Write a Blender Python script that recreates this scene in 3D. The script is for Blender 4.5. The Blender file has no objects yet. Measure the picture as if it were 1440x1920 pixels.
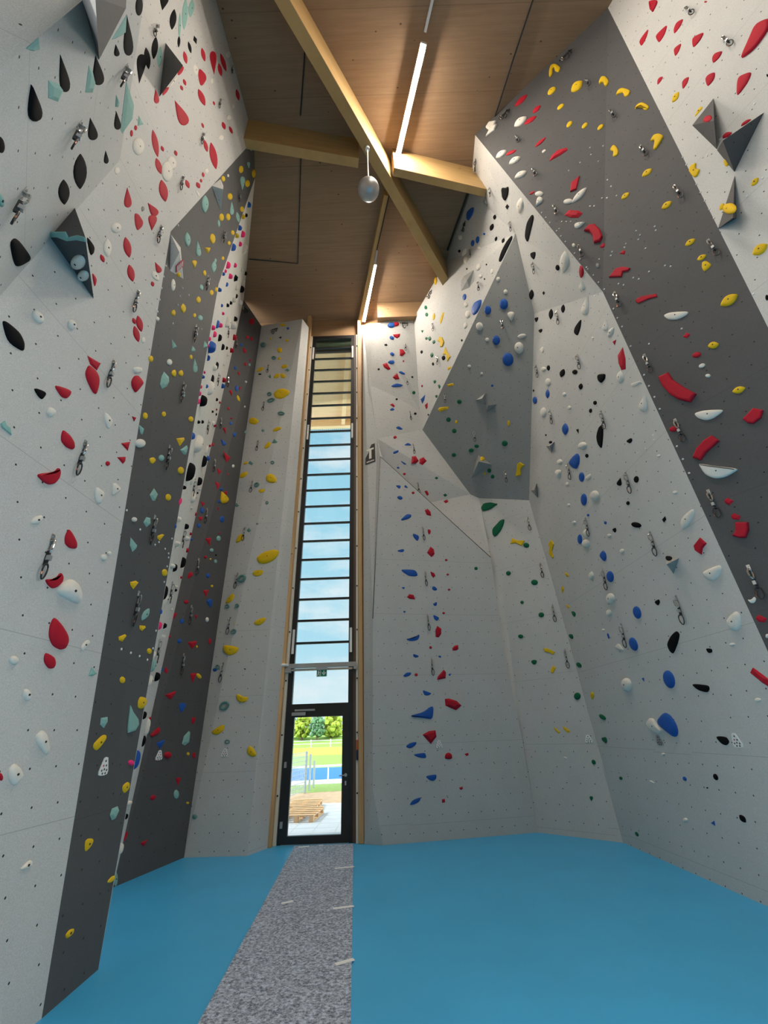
import bpy, bmesh, math, random
from mathutils import Vector, Matrix

# ------------------------------------------------------------------ camera, sky, lamps, exposure
sc = bpy.context.scene
COL = sc.collection
CAMROT = [[0.999366, 0.035594, -0.0], [0.01668, -0.468332, -0.883395], [-0.031443, 0.882836, -0.468628]]
cam = bpy.data.objects.new('camera', bpy.data.cameras.new('camera'))
COL.objects.link(cam)
cam.matrix_world = Matrix.Translation((0, 0, 1.75)) @ Matrix(CAMROT).to_4x4()
cam.data.sensor_fit = 'VERTICAL'
cam.data.sensor_height = 36.0
cam.data.lens = 775 * 36 / 1920
cam.data.clip_end = 600
sc.camera = cam
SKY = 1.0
SKY_FILL = 6.0
LED = 430.0
EXPOSURE = 0.0
sc.view_settings.view_transform = 'Standard'
sc.view_settings.look = 'None'
sc.view_settings.exposure = EXPOSURE
sc.view_settings.gamma = 1
sc.view_settings.use_curve_mapping = False
sc.cycles.use_denoising = True
sc.cycles.max_bounces = 8
sc.cycles.diffuse_bounces = 5
sc.cycles.sample_clamp_indirect = 6
sc.cycles.caustics_reflective = False
sc.cycles.caustics_refractive = False

def math_node(nt, op, a, b=None, c=None):
    n = nt.nodes.new('ShaderNodeMath'); n.operation = op
    for i, v in enumerate((a, b, c)):
        if v is None: continue
        if isinstance(v, (int, float)): n.inputs[i].default_value = v
        else: nt.links.new(v, n.inputs[i])
    return n.outputs[0]

def make_world():
    w = bpy.data.worlds.new('sky'); sc.world = w; w.use_nodes = True
    nt = w.node_tree; N = nt.nodes; L = nt.links
    for n in list(N): N.remove(n)
    out = N.new('ShaderNodeOutputWorld'); bg = N.new('ShaderNodeBackground')
    tc = N.new('ShaderNodeTexCoord'); sep = N.new('ShaderNodeSeparateXYZ')
    L.new(tc.outputs['Generated'], sep.inputs[0])
    r = N.new('ShaderNodeValToRGB'); L.new(sep.outputs['Z'], r.inputs[0])
    e = r.color_ramp.elements
    e[0].position = 0.0; e[0].color = (0.86, 0.96, 1.0, 1)
    e[1].position = 0.8; e[1].color = (0.30, 0.66, 0.86, 1)
    m = r.color_ramp.elements.new(0.18); m.color = (0.48, 0.80, 0.95, 1)
    mp = N.new('ShaderNodeMapping'); mp.inputs['Scale'].default_value = (3.0, 3.0, 9.0)
    L.new(tc.outputs['Generated'], mp.inputs[0])
    nz = N.new('ShaderNodeTexNoise'); nz.inputs['Scale'].default_value = 1.6; nz.inputs['Detail'].default_value = 7; nz.inputs['Roughness'].default_value = 0.6
    L.new(mp.outputs[0], nz.inputs['Vector'])
    cr = N.new('ShaderNodeValToRGB'); cr.color_ramp.elements[0].position = 0.44; cr.color_ramp.elements[1].position = 0.74
    L.new(nz.outputs['Fac'], cr.inputs[0])
    mx = N.new('ShaderNodeMixRGB'); mx.inputs[2].default_value = (0.92, 0.97, 1.0, 1)
    L.new(cr.outputs[0], mx.inputs[0]); L.new(r.outputs[0], mx.inputs[1])
    cl = N.new('ShaderNodeMixRGB'); cl.inputs[2].default_value = (0.92, 0.86, 0.77, 1); L.new(mx.outputs[0], cl.inputs[1])
    L.new(cl.outputs[0], bg.inputs['Color'])
    # added fill: sky away from the window brightened and warmed to light the hall
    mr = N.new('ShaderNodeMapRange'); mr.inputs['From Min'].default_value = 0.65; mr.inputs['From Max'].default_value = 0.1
    mr.inputs['To Min'].default_value = SKY; mr.inputs['To Max'].default_value = SKY_FILL
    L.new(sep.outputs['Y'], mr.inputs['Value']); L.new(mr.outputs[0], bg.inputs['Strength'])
    L.new(math_node(nt, 'MULTIPLY', math_node(nt, 'SUBTRACT', mr.outputs[0], SKY), 0.85 / (SKY_FILL - SKY)), cl.inputs[0])
    L.new(bg.outputs[0], out.inputs[0])
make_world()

sun = bpy.data.objects.new('sun', bpy.data.lights.new('sun', 'SUN'))
COL.objects.link(sun)
sun.data.energy = 2.6; sun.data.angle = 0.02; sun.data.color = (1.0, 0.95, 0.85)
sun.rotation_euler = Vector((0.93, 0.12, -0.80)).to_track_quat('-Z', 'Y').to_euler()

# ------------------------------------------------------------------ helpers
def tag(o, label=None, cat=None, group=None, kind=None):
    if label: o['label'] = label
    if cat: o['category'] = cat
    if group: o['group'] = group
    if kind: o['kind'] = kind
    return o

class MB:
    """collects shapes and links them as one mesh object"""
    def __init__(s): s.v = []; s.f = []
    def add(s, vs, fs):
        k = len(s.v); s.v += [tuple(v) for v in vs]; s.f += [tuple(i + k for i in f) for f in fs]; return s
    def box(s, a, b, M=None):
        x0, y0, z0 = a; x1, y1, z1 = b
        vs = [Vector(p) for p in ((x0,y0,z0),(x1,y0,z0),(x1,y1,z0),(x0,y1,z0),(x0,y0,z1),(x1,y0,z1),(x1,y1,z1),(x0,y1,z1))]
        if M is not None: vs = [M @ v for v in vs]
        return s.add(vs, [(0,3,2,1),(4,5,6,7),(0,1,5,4),(1,2,6,5),(2,3,7,6),(3,0,4,7)])
    def beam(s, p, q, w, h, up=(0, 0, 1)):
        """box from p to q; w across, h downwards from the line"""
        p = Vector(p); q = Vector(q); d = (q - p).normalized(); x = d.cross(Vector(up)).normalized(); z = x.cross(d)
        vs = []
        for o in (p, q):
            for a, b in ((-1, 0), (1, 0), (1, -1), (-1, -1)): vs.append(o + x * (a * w / 2) + z * (b * h))
        return s.add(vs, [(0,1,2,3),(7,6,5,4),(0,4,5,1),(1,5,6,2),(2,6,7,3),(3,7,4,0)])
    def tube(s, pts, r, n=8, closed=False, rs=None):
        pts = [Vector(p) for p in pts]; m = len(pts); rings = []
        for i, p in enumerate(pts):
            a = pts[i - 1] if (i > 0 or closed) else p; b = pts[(i + 1) % m] if (i < m - 1 or closed) else p
            d = (b - a).normalized(); x = d.cross(Vector((0.13, 0.21, 0.97)))
            if x.length < 1e-4: x = d.cross(Vector((1, 0, 0)))
            x.normalize(); y = d.cross(x); rr = rs[i] if rs else r
            rings.append([p + (x * math.cos(2*math.pi*k/n) + y * math.sin(2*math.pi*k/n)) * rr for k in range(n)])
        vs = [v for g in rings for v in g]; fs = []
        for i in range(m if closed else m - 1):
            j = (i + 1) % m
            for k in range(n): fs.append((i*n+k, i*n+(k+1)%n, j*n+(k+1)%n, j*n+k))
        if not closed: fs += [tuple(range(n))[::-1], tuple(range((m-1)*n, m*n))]
        return s.add(vs, fs)
    def ball(s, c, r, sub=2, jit=0, rnd=None, sz=(1,1,1)):
        bm = bmesh.new(); bmesh.ops.create_icosphere(bm, subdivisions=sub, radius=1)
        vs = []
        for v in bm.verts:
            k = 1 + (rnd.uniform(-jit, jit) if rnd else 0)
            vs.append((c[0] + v.co.x*r*k*sz[0], c[1] + v.co.y*r*k*sz[1], c[2] + v.co.z*r*k*sz[2]))
        fs = [[v.index for v in f.verts] for f in bm.faces]; bm.free()
        return s.add(vs, fs)
    def mesh(s, name, mat, smooth=False):
        me = bpy.data.meshes.new(name); me.from_pydata(s.v, [], s.f); me.update()
        me.materials.append(mat)
        bm = bmesh.new(); bm.from_mesh(me); bmesh.ops.recalc_face_normals(bm, faces=bm.faces); bm.to_mesh(me); bm.free()
        if smooth:
            for p in me.polygons: p.use_smooth = True
            me.set_sharp_from_angle(angle=0.85)
        return me
    def build(s, name, mat, parent=None, smooth=False, loc=None, bevel=0):
        o = bpy.data.objects.new(name, s.mesh(name, mat, smooth)); COL.objects.link(o)
        if parent: o.parent = parent
        if loc is not None: o.location = loc
        if bevel:
            b = o.modifiers.new('bevel', 'BEVEL'); b.width = bevel; b.segments = 2; b.limit_method = 'ANGLE'
        return o

def empty(name, loc=(0, 0, 0), rz=0):
    o = bpy.data.objects.new(name, None); COL.objects.link(o); o.location = loc; o.rotation_euler[2] = rz
    o.empty_display_size = .1
    return o

def dup(root):
    r = root.copy(); COL.objects.link(r)
    for ch in root.children:
        c = ch.copy(); COL.objects.link(c); c.parent = r
        for g in ch.children:
            d = g.copy(); COL.objects.link(d); d.parent = c
    return r

# ------------------------------------------------------------------ materials
def mat(name, col, rough=0.6, var=0.12, scale=8.0, bump=0.0, bscale=60.0, metal=0.0, spec=0.5, coat=0.0):
    m = bpy.data.materials.new(name); m.use_nodes = True
    nt = m.node_tree; N = nt.nodes; L = nt.links; b = N['Principled BSDF']
    b.inputs['Roughness'].default_value = rough; b.inputs['Metallic'].default_value = metal
    b.inputs['Specular IOR Level'].default_value = spec
    if coat: b.inputs['Coat Weight'].default_value = coat; b.inputs['Coat Roughness'].default_value = 0.15
    tc = N.new('ShaderNodeTexCoord'); nz = N.new('ShaderNodeTexNoise'); nz.inputs['Scale'].default_value = scale; nz.inputs['Detail'].default_value = 5
    L.new(tc.outputs['Object'], nz.inputs['Vector'])
    mx = N.new('ShaderNodeMixRGB'); L.new(nz.outputs['Fac'], mx.inputs[0])
    mx.inputs[1].default_value = tuple(c * (1 - var) for c in col) + (1,)
    mx.inputs[2].default_value = tuple(min(1, c * (1 + var)) for c in col) + (1,)
    L.new(mx.outputs[0], b.inputs['Base Color'])
    if bump:
        n2 = N.new('ShaderNodeTexNoise'); n2.inputs['Scale'].default_value = bscale; n2.inputs['Detail'].default_value = 3
        L.new(tc.outputs['Object'], n2.inputs['Vector'])
        bp = N.new('ShaderNodeBump'); bp.inputs['Strength'].default_value = bump; bp.inputs['Distance'].default_value = 0.004
        L.new(n2.outputs['Fac'], bp.inputs['Height']); L.new(bp.outputs[0], b.inputs['Normal'])
    return m

def wall_mat(name, col, seam=0.75, hole=(0.02, 0.02, 0.02), chalk=0.10):
    """sanded climbing panel: fine grit, staggered bolt holes every 25 cm, sheet joints, chalk wear"""
    m = bpy.data.materials.new(name); m.use_nodes = True
    nt = m.node_tree; N = nt.nodes; L = nt.links; b = N['Principled BSDF']
    b.inputs['Roughness'].default_value = 0.72; b.inputs['Specular IOR Level'].default_value = 0.35
    uv = N.new('ShaderNodeUVMap'); uv.uv_map = 'panel'
    sp = N.new('ShaderNodeSeparateXYZ'); L.new(uv.outputs[0], sp.inputs[0])
    u, v = sp.outputs[0], sp.outputs[1]
    row = math_node(nt, 'FLOOR', math_node(nt, 'DIVIDE', v, 0.25))
    sh = math_node(nt, 'MULTIPLY', math_node(nt, 'MODULO', row, 2.0), 0.5)
    fu = math_node(nt, 'SUBTRACT', math_node(nt, 'FRACT', math_node(nt, 'ADD', math_node(nt, 'DIVIDE', u, 0.25), math_node(nt, 'ADD', sh, 40.0))), 0.5)
    fv = math_node(nt, 'SUBTRACT', math_node(nt, 'FRACT', math_node(nt, 'DIVIDE', v, 0.25)), 0.5)
    d2 = math_node(nt, 'ADD', math_node(nt, 'MULTIPLY', fu, fu), math_node(nt, 'MULTIPLY', fv, fv))
    dot = math_node(nt, 'LESS_THAN', d2, 0.0011)
    sv = math_node(nt, 'ABSOLUTE', math_node(nt, 'SUBTRACT', math_node(nt, 'FRACT', math_node(nt, 'ADD', math_node(nt, 'DIVIDE', v, 1.25), 0.5)), 0.5))
    line = math_node(nt, 'LESS_THAN', sv, 0.0026)
    tc = N.new('ShaderNodeTexCoord')
    n1 = N.new('ShaderNodeTexNoise'); n1.inputs['Scale'].default_value = 1.1; n1.inputs['Detail'].default_value = 6; n1.inputs['Roughness'].default_value = 0.65
    n2 = N.new('ShaderNodeTexNoise'); n2.inputs['Scale'].default_value = 130; n2.inputs['Detail'].default_value = 2
    L.new(tc.outputs['Object'], n1.inputs['Vector']); L.new(tc.outputs['Object'], n2.inputs['Vector'])
    a = N.new('ShaderNodeMixRGB'); L.new(n1.outputs['Fac'], a.inputs[0])
    a.inputs[1].default_value = tuple(c * (1 - chalk) for c in col) + (1,); a.inputs[2].default_value = tuple(c * (1 + chalk) for c in col) + (1,)
    g = N.new('ShaderNodeMixRGB'); g.blend_type = 'MULTIPLY'; g.inputs[0].default_value = 0.5
    cr = N.new('ShaderNodeValToRGB'); cr.color_ramp.elements[0].position = 0.3; cr.color_ramp.elements[0].color = (0.72, 0.72, 0.72, 1); cr.color_ramp.elements[1].position = 0.7; cr.color_ramp.elements[1].color = (1.2, 1.2, 1.2, 1)
    L.new(n2.outputs['Fac'], cr.inputs[0]); L.new(a.outputs[0], g.inputs[1]); L.new(cr.outputs[0], g.inputs[2])
    s = N.new('ShaderNodeMixRGB'); L.new(line, s.inputs[0]); L.new(g.outputs[0], s.inputs[1]); s.inputs[2].default_value = tuple(c * seam for c in col) + (1,)
    h = N.new('ShaderNodeMixRGB'); L.new(dot, h.inputs[0]); L.new(s.outputs[0], h.inputs[1]); h.inputs[2].default_value = hole + (1,)
    L.new(h.outputs[0], b.inputs['Base Color'])
    bp = N.new('ShaderNodeBump'); bp.inputs['Strength'].default_value = 0.25; bp.inputs['Distance'].default_value = 0.003
    L.new(n2.outputs['Fac'], bp.inputs['Height']); L.new(bp.outputs[0], b.inputs['Normal'])
    return m

def wood_mat(name, c1, c2, along=(1, 0, 0), rough=0.6, board=0.0, knots=True):
    m = bpy.data.materials.new(name); m.use_nodes = True
    nt = m.node_tree; N = nt.nodes; L = nt.links; b = N['Principled BSDF']
    b.inputs['Roughness'].default_value = rough; b.inputs['Specular IOR Level'].default_value = 0.3
    tc = N.new('ShaderNodeTexCoord'); mp = N.new('ShaderNodeMapping')
    mp.inputs['Scale'].default_value = tuple(0.5 if a else 9.0 for a in along)
    L.new(tc.outputs['Object'], mp.inputs[0])
    nz = N.new('ShaderNodeTexNoise'); nz.inputs['Scale'].default_value = 2.0; nz.inputs['Detail'].default_value = 8; nz.inputs['Roughness'].default_value = 0.7
    L.new(mp.outputs[0], nz.inputs['Vector'])
    r = N.new('ShaderNodeValToRGB'); r.color_ramp.elements[0].position = 0.3; r.color_ramp.elements[1].position = 0.7
    r.color_ramp.elements[0].color = c1 + (1,); r.color_ramp.elements[1].color = c2 + (1,)
    L.new(nz.outputs['Fac'], r.inputs[0]); last = r.outputs[0]
    if knots:
        vo = N.new('ShaderNodeTexVoronoi'); vo.inputs['Scale'].default_value = 3.2
        m2 = N.new('ShaderNodeMapping'); m2.inputs['Scale'].default_value = tuple(0.8 if a else 1.4 for a in along)
        L.new(tc.outputs['Object'], m2.inputs[0]); L.new(m2.outputs[0], vo.inputs['Vector'])
        k = math_node(nt, 'LESS_THAN', vo.outputs['Distance'], 0.06)
        mx = N.new('ShaderNodeMixRGB'); L.new(k, mx.inputs[0]); L.new(last, mx.inputs[1]); mx.inputs[2].default_value = tuple(c * 0.35 for c in c1) + (1,)
        last = mx.outputs[0]
    if board:
        sp = N.new('ShaderNodeSeparateXYZ'); L.new(tc.outputs['Object'], sp.inputs[0])
        ax = sp.outputs[1] if along[0] else sp.outputs[0]
        f = math_node(nt, 'FRACT', math_node(nt, 'DIVIDE', math_node(nt, 'ADD', ax, 50.0), board))
        ln = math_node(nt, 'LESS_THAN', f, 0.014)
        fl = math_node(nt, 'FLOOR', math_node(nt, 'DIVIDE', math_node(nt, 'ADD', ax, 50.0), board))
        wn = N.new('ShaderNodeTexWhiteNoise'); wn.noise_dimensions = '1D'; L.new(fl, wn.inputs['W'])
        tone = math_node(nt, 'ADD', math_node(nt, 'MULTIPLY', wn.outputs['Value'], 0.10), 0.95)
        ml = N.new('ShaderNodeMixRGB'); ml.blend_type = 'MULTIPLY'; ml.inputs[0].default_value = 1
        cc = N.new('ShaderNodeCombineXYZ')
        for i in range(3): L.new(tone, cc.inputs[i])
        L.new(last, ml.inputs[1]); L.new(cc.outputs[0], ml.inputs[2])
        ms = N.new('ShaderNodeMixRGB'); L.new(math_node(nt, 'MULTIPLY', ln, 0.3), ms.inputs[0]); L.new(ml.outputs[0], ms.inputs[1]); ms.inputs[2].default_value = tuple(c * 0.45 for c in c1) + (1,)
        last = ms.outputs[0]
    L.new(last, b.inputs['Base Color'])
    return m

def glow_mat(name, col, s):
    m = bpy.data.materials.new(name); m.use_nodes = True
    b = m.node_tree.nodes['Principled BSDF']
    b.inputs['Base Color'].default_value = (0.9, 0.9, 0.9, 1)
    b.inputs['Emission Color'].default_value = col + (1,); b.inputs['Emission Strength'].default_value = s
    return m

def glass_mat():
    m = bpy.data.materials.new('window_glass'); m.use_nodes = True
    nt = m.node_tree; N = nt.nodes; L = nt.links
    N.remove(N['Principled BSDF']); out = N['Material Output']
    t = N.new('ShaderNodeBsdfTransparent'); t.inputs[0].default_value = (0.95, 0.98, 0.98, 1)
    g = N.new('ShaderNodeBsdfGlossy'); g.inputs['Roughness'].default_value = 0.02
    f = N.new('ShaderNodeFresnel'); f.inputs['IOR'].default_value = 1.45
    mx = N.new('ShaderNodeMixShader')
    L.new(math_node(nt, 'MULTIPLY', f.outputs[0], 0.6), mx.inputs[0]); L.new(t.outputs[0], mx.inputs[1]); L.new(g.outputs[0], mx.inputs[2]); L.new(mx.outputs[0], out.inputs[0])
    return m

M = dict(
    pale=wall_mat('pale_panel', (0.54, 0.54, 0.52), 0.72),
    white=wall_mat('white_panel', (0.70, 0.69, 0.66), 0.85),
    slate=wall_mat('slate_panel', (0.080, 0.080, 0.082), 0.8, (0.012, 0.012, 0.012), 0.16),
    grey=wall_mat('grey_panel', (0.31, 0.315, 0.305), 0.85),
    ceil=wood_mat('spruce_ceiling', (0.25, 0.158, 0.090), (0.33, 0.215, 0.128), (1, 0, 0), 0.62, 1.25),
    beam=wood_mat('glulam_beam', (0.38, 0.24, 0.095), (0.50, 0.33, 0.14), (1, 1, 0), 0.55),
    post=wood_mat('spruce_post', (0.44, 0.27, 0.12), (0.58, 0.38, 0.19), (0, 0, 1), 0.55),
    header=wood_mat('spruce_header', (0.30, 0.18, 0.09), (0.42, 0.27, 0.15), (1, 0, 0), 0.6),
    soffit=wood_mat('spruce_soffit', (0.70, 0.52, 0.30), (0.88, 0.68, 0.44), (1, 0, 0), 0.6, 0.62),
    cream=mat('cream_profile', (0.72, 0.69, 0.60), 0.4, 0.05),
    brown=mat('brown_profile', (0.10, 0.055, 0.035), 0.5),
    blackmetal=mat('black_window_frame', (0.012, 0.012, 0.013), 0.38, 0.2),
    steel=mat('brushed_steel', (0.55, 0.54, 0.53), 0.28, 0.1, 20, metal=1.0),
    alu=mat('grey_aluminium', (0.42, 0.42, 0.42), 0.42, 0.06, 8, metal=0.6),
    white_pl=mat('white_plastic', (0.78, 0.78, 0.76), 0.4, 0.04),
    grey_pl=mat('grey_plastic', (0.40, 0.40, 0.41), 0.45, 0.05),
    black_pl=mat('black_plastic', (0.015, 0.015, 0.016), 0.45, 0.2),
    webbing=mat('black_webbing', (0.02, 0.02, 0.024), 0.8, 0.3, 90),
    gate=mat('bronze_gate', (0.42, 0.20, 0.13), 0.35, 0.1, metal=0.8),
    bolt=mat('dark_bolt', (0.03, 0.03, 0.03), 0.4, 0.2, metal=0.5),
    glass=glass_mat(),
    led=glow_mat('led_diffuser', (1.0, 0.90, 0.78), LED),
    green=mat('sign_green', (0.0, 0.26, 0.13), 0.4, 0.05),
    signblack=mat('sign_black', (0.012, 0.010, 0.010), 0.5, 0.1),
    redlabel=mat('red_label', (0.45, 0.05, 0.07), 0.5, 0.1),
    floor=mat('blue_floor_mat', (0.052, 0.41, 0.76), 0.42, 0.10, 1.3, 0.12, 220, spec=0.45),
    tape=mat('white_tape', (0.80, 0.82, 0.82), 0.5, 0.05),
    paving=mat('concrete_paving', (0.46, 0.50, 0.56), 0.8, 0.12, 3),
    soil=mat('bare_soil', (0.42, 0.30, 0.20), 0.95, 0.35, 5, 0.5, 20),
    grass=mat('rough_grass', (0.16, 0.25, 0.06), 0.95, 0.5, 6, 0.4, 30),
    lawn=mat('mown_lawn', (0.16, 0.28, 0.045), 0.95, 0.15, 0.6),
    field=mat('bright_field', (0.30, 0.37, 0.035), 0.95, 0.15, 0.3),
    track=mat('blue_running_track', (0.012, 0.12, 0.42), 0.8, 0.08, 2),
    concrete=mat('concrete_strip', (0.55, 0.56, 0.58), 0.85, 0.12, 4),
    galv=mat('galvanised_fence', (0.42, 0.50, 0.56), 0.45, 0.1, metal=0.3),
    rawwood=mat('pallet_wood', (0.62, 0.42, 0.25), 0.8, 0.2, 12),
    bark=mat('tree_bark', (0.12, 0.08, 0.05), 0.9, 0.3),
    leaf_y=mat('yellow_green_leaves', (0.22, 0.30, 0.035), 0.9, 0.4, 3),
    leaf_d=mat('blue_green_leaves', (0.07, 0.17, 0.09), 0.9, 0.4, 3),
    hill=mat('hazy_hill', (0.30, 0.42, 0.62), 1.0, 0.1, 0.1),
    house=mat('pale_render', (0.70, 0.68, 0.64), 0.8, 0.05),
    roof=mat('brown_roof', (0.25, 0.13, 0.09), 0.8, 0.1),
    fascia=mat('green_fascia', (0.26, 0.50, 0.33), 0.6, 0.1),
    sheet=mat('corrugated_sheet', (0.30, 0.31, 0.32), 0.5, 0.1, metal=0.5),
)
def carpet_mat():
    m = mat('speckled_carpet', (0.12, 0.135, 0.18), 0.95, 0.0, 60)
    nt = m.node_tree; N = nt.nodes; L = nt.links
    tc = N.new('ShaderNodeTexCoord'); nz = N.new('ShaderNodeTexNoise'); nz.inputs['Scale'].default_value = 42; nz.inputs['Detail'].default_value = 3; nz.inputs['Roughness'].default_value = 0.75
    L.new(tc.outputs['Object'], nz.inputs['Vector'])
    r = N.new('ShaderNodeValToRGB'); r.color_ramp.elements[0].position = 0.36; r.color_ramp.elements[0].color = (0.09, 0.105, 0.15, 1)
    r.color_ramp.elements[1].position = 0.66; r.color_ramp.elements[1].color = (0.58, 0.68, 0.84, 1)
    L.new(nz.outputs['Fac'], r.inputs[0]); L.new(r.outputs[0], N['Principled BSDF'].inputs['Base Color'])
    return m
M['carpet'] = carpet_mat()
HC = dict(R=(0.42, 0.012, 0.028), K=(0.007, 0.007, 0.008), W=(0.72, 0.69, 0.62), Y=(0.70, 0.46, 0.015), B=(0.018, 0.095, 0.38),
          M=(0.24, 0.44, 0.40), G=(0.008, 0.12, 0.055), P=(0.85, 0.035, 0.19), S=(0.26, 0.26, 0.25))
HM = {k: mat('hold_' + n, HC[k], 0.75 if k == 'K' else 0.5 if k in 'BG' else 0.65, 0.10, 25, 0.15, 160, spec=0.06 if k == 'K' else 0.14) for k, n in
      dict(R='red', K='black', W='white', Y='yellow', B='blue', M='mint', G='green', P='pink', S='grey').items()}
HM['T'] = mat('hold_teal', (0.10, 0.24, 0.21), 0.5, 0.1, 25)

# ------------------------------------------------------------------ floor, walls, ceiling
def struct(o): o['kind'] = 'structure'; return o
struct(MB().box((-7, -4.6, -0.25), (8, 9.42, 0)).box((-0.5, 9.42, -0.25), (8, 9.95, 0)).build('floor', M['floor']))
WALLS = [
('L1','pale',[(-2.596, 4.3, 0.0), (-2.77, 1.561, 3.531), (-2.772, 0.6, 0.0), (-2.765, 1.851, 4.219), (-2.75, 3.115, 7.814), (-2.79, 2.175, 7.443), (-2.851, 1.561, 10.154), (-2.762, 4.461, 14.2), (-2.862, 2.344, 14.2), (-1.835, 0.755, 4.725), (-1.865, 1.021, 7.248), (-1.746, 0.743, 5.793), (-2.9, 0.2, 14.2), (-2.626, 0.294, 6.154)],[(0, 1, 2), (3, 4, 5), (3, 0, 4), (1, 0, 3), (4, 6, 5), (6, 7, 8), (6, 4, 7), (5, 9, 3), (10, 9, 5), (9, 10, 11), (5, 6, 10), (6, 12, 10), (9, 11, 13), (6, 8, 12), (10, 12, 11), (11, 12, 13), (3, 9, 13), (3, 13, 1)]),
('L2','slate',[(-2.625, 4.996, 0.0), (-2.95, 4.797, 9.269), (-2.75, 3.115, 7.814), (-2.596, 4.3, 0.0), (-2.762, 4.461, 14.2), (-2.96, 5.223, 14.2)],[(0, 1, 2), (3, 0, 2), (4, 2, 1), (1, 5, 4)]),
('L3','white',[(-2.95, 4.797, 9.269), (-2.625, 4.996, 0.0), (-3.847, 7.263, -0.0), (-4.283, 8.506, 14.2), (-2.96, 5.223, 14.2)],[(0, 1, 2), (2, 3, 0), (0, 3, 4)]),
('L4','slate',[(-3.829, 9.111, 13.7), (-3.847, 7.263, -0.0), (-3.532, 8.718, 0.0), (-4.283, 8.506, 14.2)],[(0, 1, 2), (3, 1, 0)]),
('L5','pale',[(-2.393, 8.759, 13.5), (-3.829, 9.111, 13.7), (-3.532, 8.718, 0.0), (-2.471, 8.676, 0.0)],[(0, 1, 2), (2, 3, 0)]),
('L6','pale',[(-2.471, 8.676, 0.0), (-2.258, 9.139, 0.0), (-2.216, 8.966, 13.35), (-2.393, 8.759, 13.5)],[(0, 1, 2), (0, 2, 3)]),
('PL','pale',[(-0.323, 8.935, 3.901), (2.556, 9.451, 5.41), (-0.046, 8.863, 8.096), (2.531, 9.511, 3.236), (-0.384, 9.015, 0.825), (2.632, 9.584, 1.485), (-0.225, 9.072, 0.0), (2.642, 9.629, -0.0)],[(0, 1, 2), (0, 3, 1), (4, 3, 0), (5, 6, 7), (4, 5, 3), (4, 6, 5)]),
('PF','pale',[(-0.558, 9.198, 0.0), (-0.225, 9.072, 0.0), (-0.384, 9.015, 0.825), (-0.278, 9.1, 10.872), (-0.162, 8.95, 13.4), (-0.49, 9.25, 13.649), (-0.323, 8.935, 3.901), (-0.046, 8.863, 8.096), (-0.118, 9.05, 8.838)],[(0, 1, 2), (3, 4, 5), (0, 2, 6), (6, 7, 8), (5, 0, 6), (5, 6, 8), (8, 5, 3)]),
('PM','pale',[(0.475, 9.35, 10.609), (-0.278, 9.1, 10.872), (-0.118, 9.05, 8.838), (1.184, 9.6, 10.236), (1.211, 9.6, 9.522), (2.365, 9.746, 7.367), (0.0, 9.4, 6.737), (2.623, 9.65, 4.733), (2.556, 9.471, 5.41), (2.552, 9.64, 7.181)],[(0, 1, 2), (3, 0, 2), (4, 3, 2), (5, 4, 2), (5, 2, 6), (6, 7, 8), (5, 6, 8), (8, 9, 5)]),
('PT','pale',[(1.184, 9.6, 10.236), (1.199, 8.95, 13.64), (-0.162, 8.95, 13.4), (-0.278, 9.1, 10.872), (0.475, 9.35, 10.609)],[(0, 1, 2), (2, 3, 4), (4, 0, 2)]),
('S','pale',[(2.486, 4.518, 14.2), (2.57, 5.698, 14.2), (3.179, 5.322, 11.527), (2.149, 7.499, 14.2), (1.199, 8.95, 13.64), (1.211, 9.6, 9.522), (1.184, 9.6, 10.236)],[(0, 1, 2), (1, 3, 2), (3, 4, 2), (4, 5, 2), (4, 6, 5)]),
('G','grey',[(3.179, 5.322, 11.527), (1.211, 9.6, 9.522), (2.365, 9.746, 7.367), (2.552, 9.64, 7.181), (3.527, 8.783, 6.589), (3.523, 6.15, 9.901)],[(0, 1, 2), (3, 4, 5), (5, 0, 2), (2, 3, 5)]),
('T','pale',[(3.67, 4.306, 7.931), (3.179, 5.322, 11.527), (3.523, 6.15, 9.901), (2.486, 4.518, 14.2)],[(0, 1, 2), (3, 1, 0)]),
('R1','pale',[(3.67, 4.306, 7.931), (3.523, 6.15, 9.901), (3.527, 8.783, 6.589), (3.859, 4.452, 2.344), (3.757, 8.672, 0.0), (3.95, 4.2, 0.0), (3.605, 8.703, 4.454), (3.65, 8.68, 3.195), (3.691, 8.679, 2.033), (3.738, 8.628, 0.742)],[(0, 1, 2), (3, 0, 2), (4, 5, 3), (3, 2, 6), (3, 6, 7), (3, 7, 8), (3, 8, 9), (9, 4, 3)]),
('RM','pale',[(3.527, 8.783, 6.589), (2.546, 9.617, 7.169), (2.596, 9.597, 5.467), (3.605, 8.703, 4.454), (2.568, 9.65, 3.258), (3.65, 8.68, 3.195), (2.64, 9.612, 1.484), (2.642, 9.629, -0.0), (3.757, 8.672, 0.0), (3.738, 8.628, 0.742), (3.691, 8.679, 2.033)],[(0, 1, 2), (3, 0, 2), (3, 2, 4), (5, 3, 4), (5, 4, 6), (6, 7, 8), (5, 6, 8), (8, 9, 10), (8, 10, 5)]),
('RD','slate',[(4.766, 2.618, 14.2), (2.486, 4.518, 14.2), (3.67, 4.306, 7.931), (3.859, 4.452, 2.344), (4.456, 3.255, 5.684), (4.95, 3.3, 0.0), (3.95, 4.2, 0.0)],[(0, 1, 2), (2, 3, 4), (2, 4, 0), (5, 3, 6), (3, 5, 4)]),
('RU','pale',[(4.766, 2.618, 14.2), (5.356, 1.255, 5.684), (5.766, 0.418, 14.2), (4.456, 3.255, 5.684), (4.95, 3.3, 0.0), (5.45, 0.8, 0.0)],[(0, 1, 2), (0, 3, 1), (1, 4, 5), (3, 4, 1)])]
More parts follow.
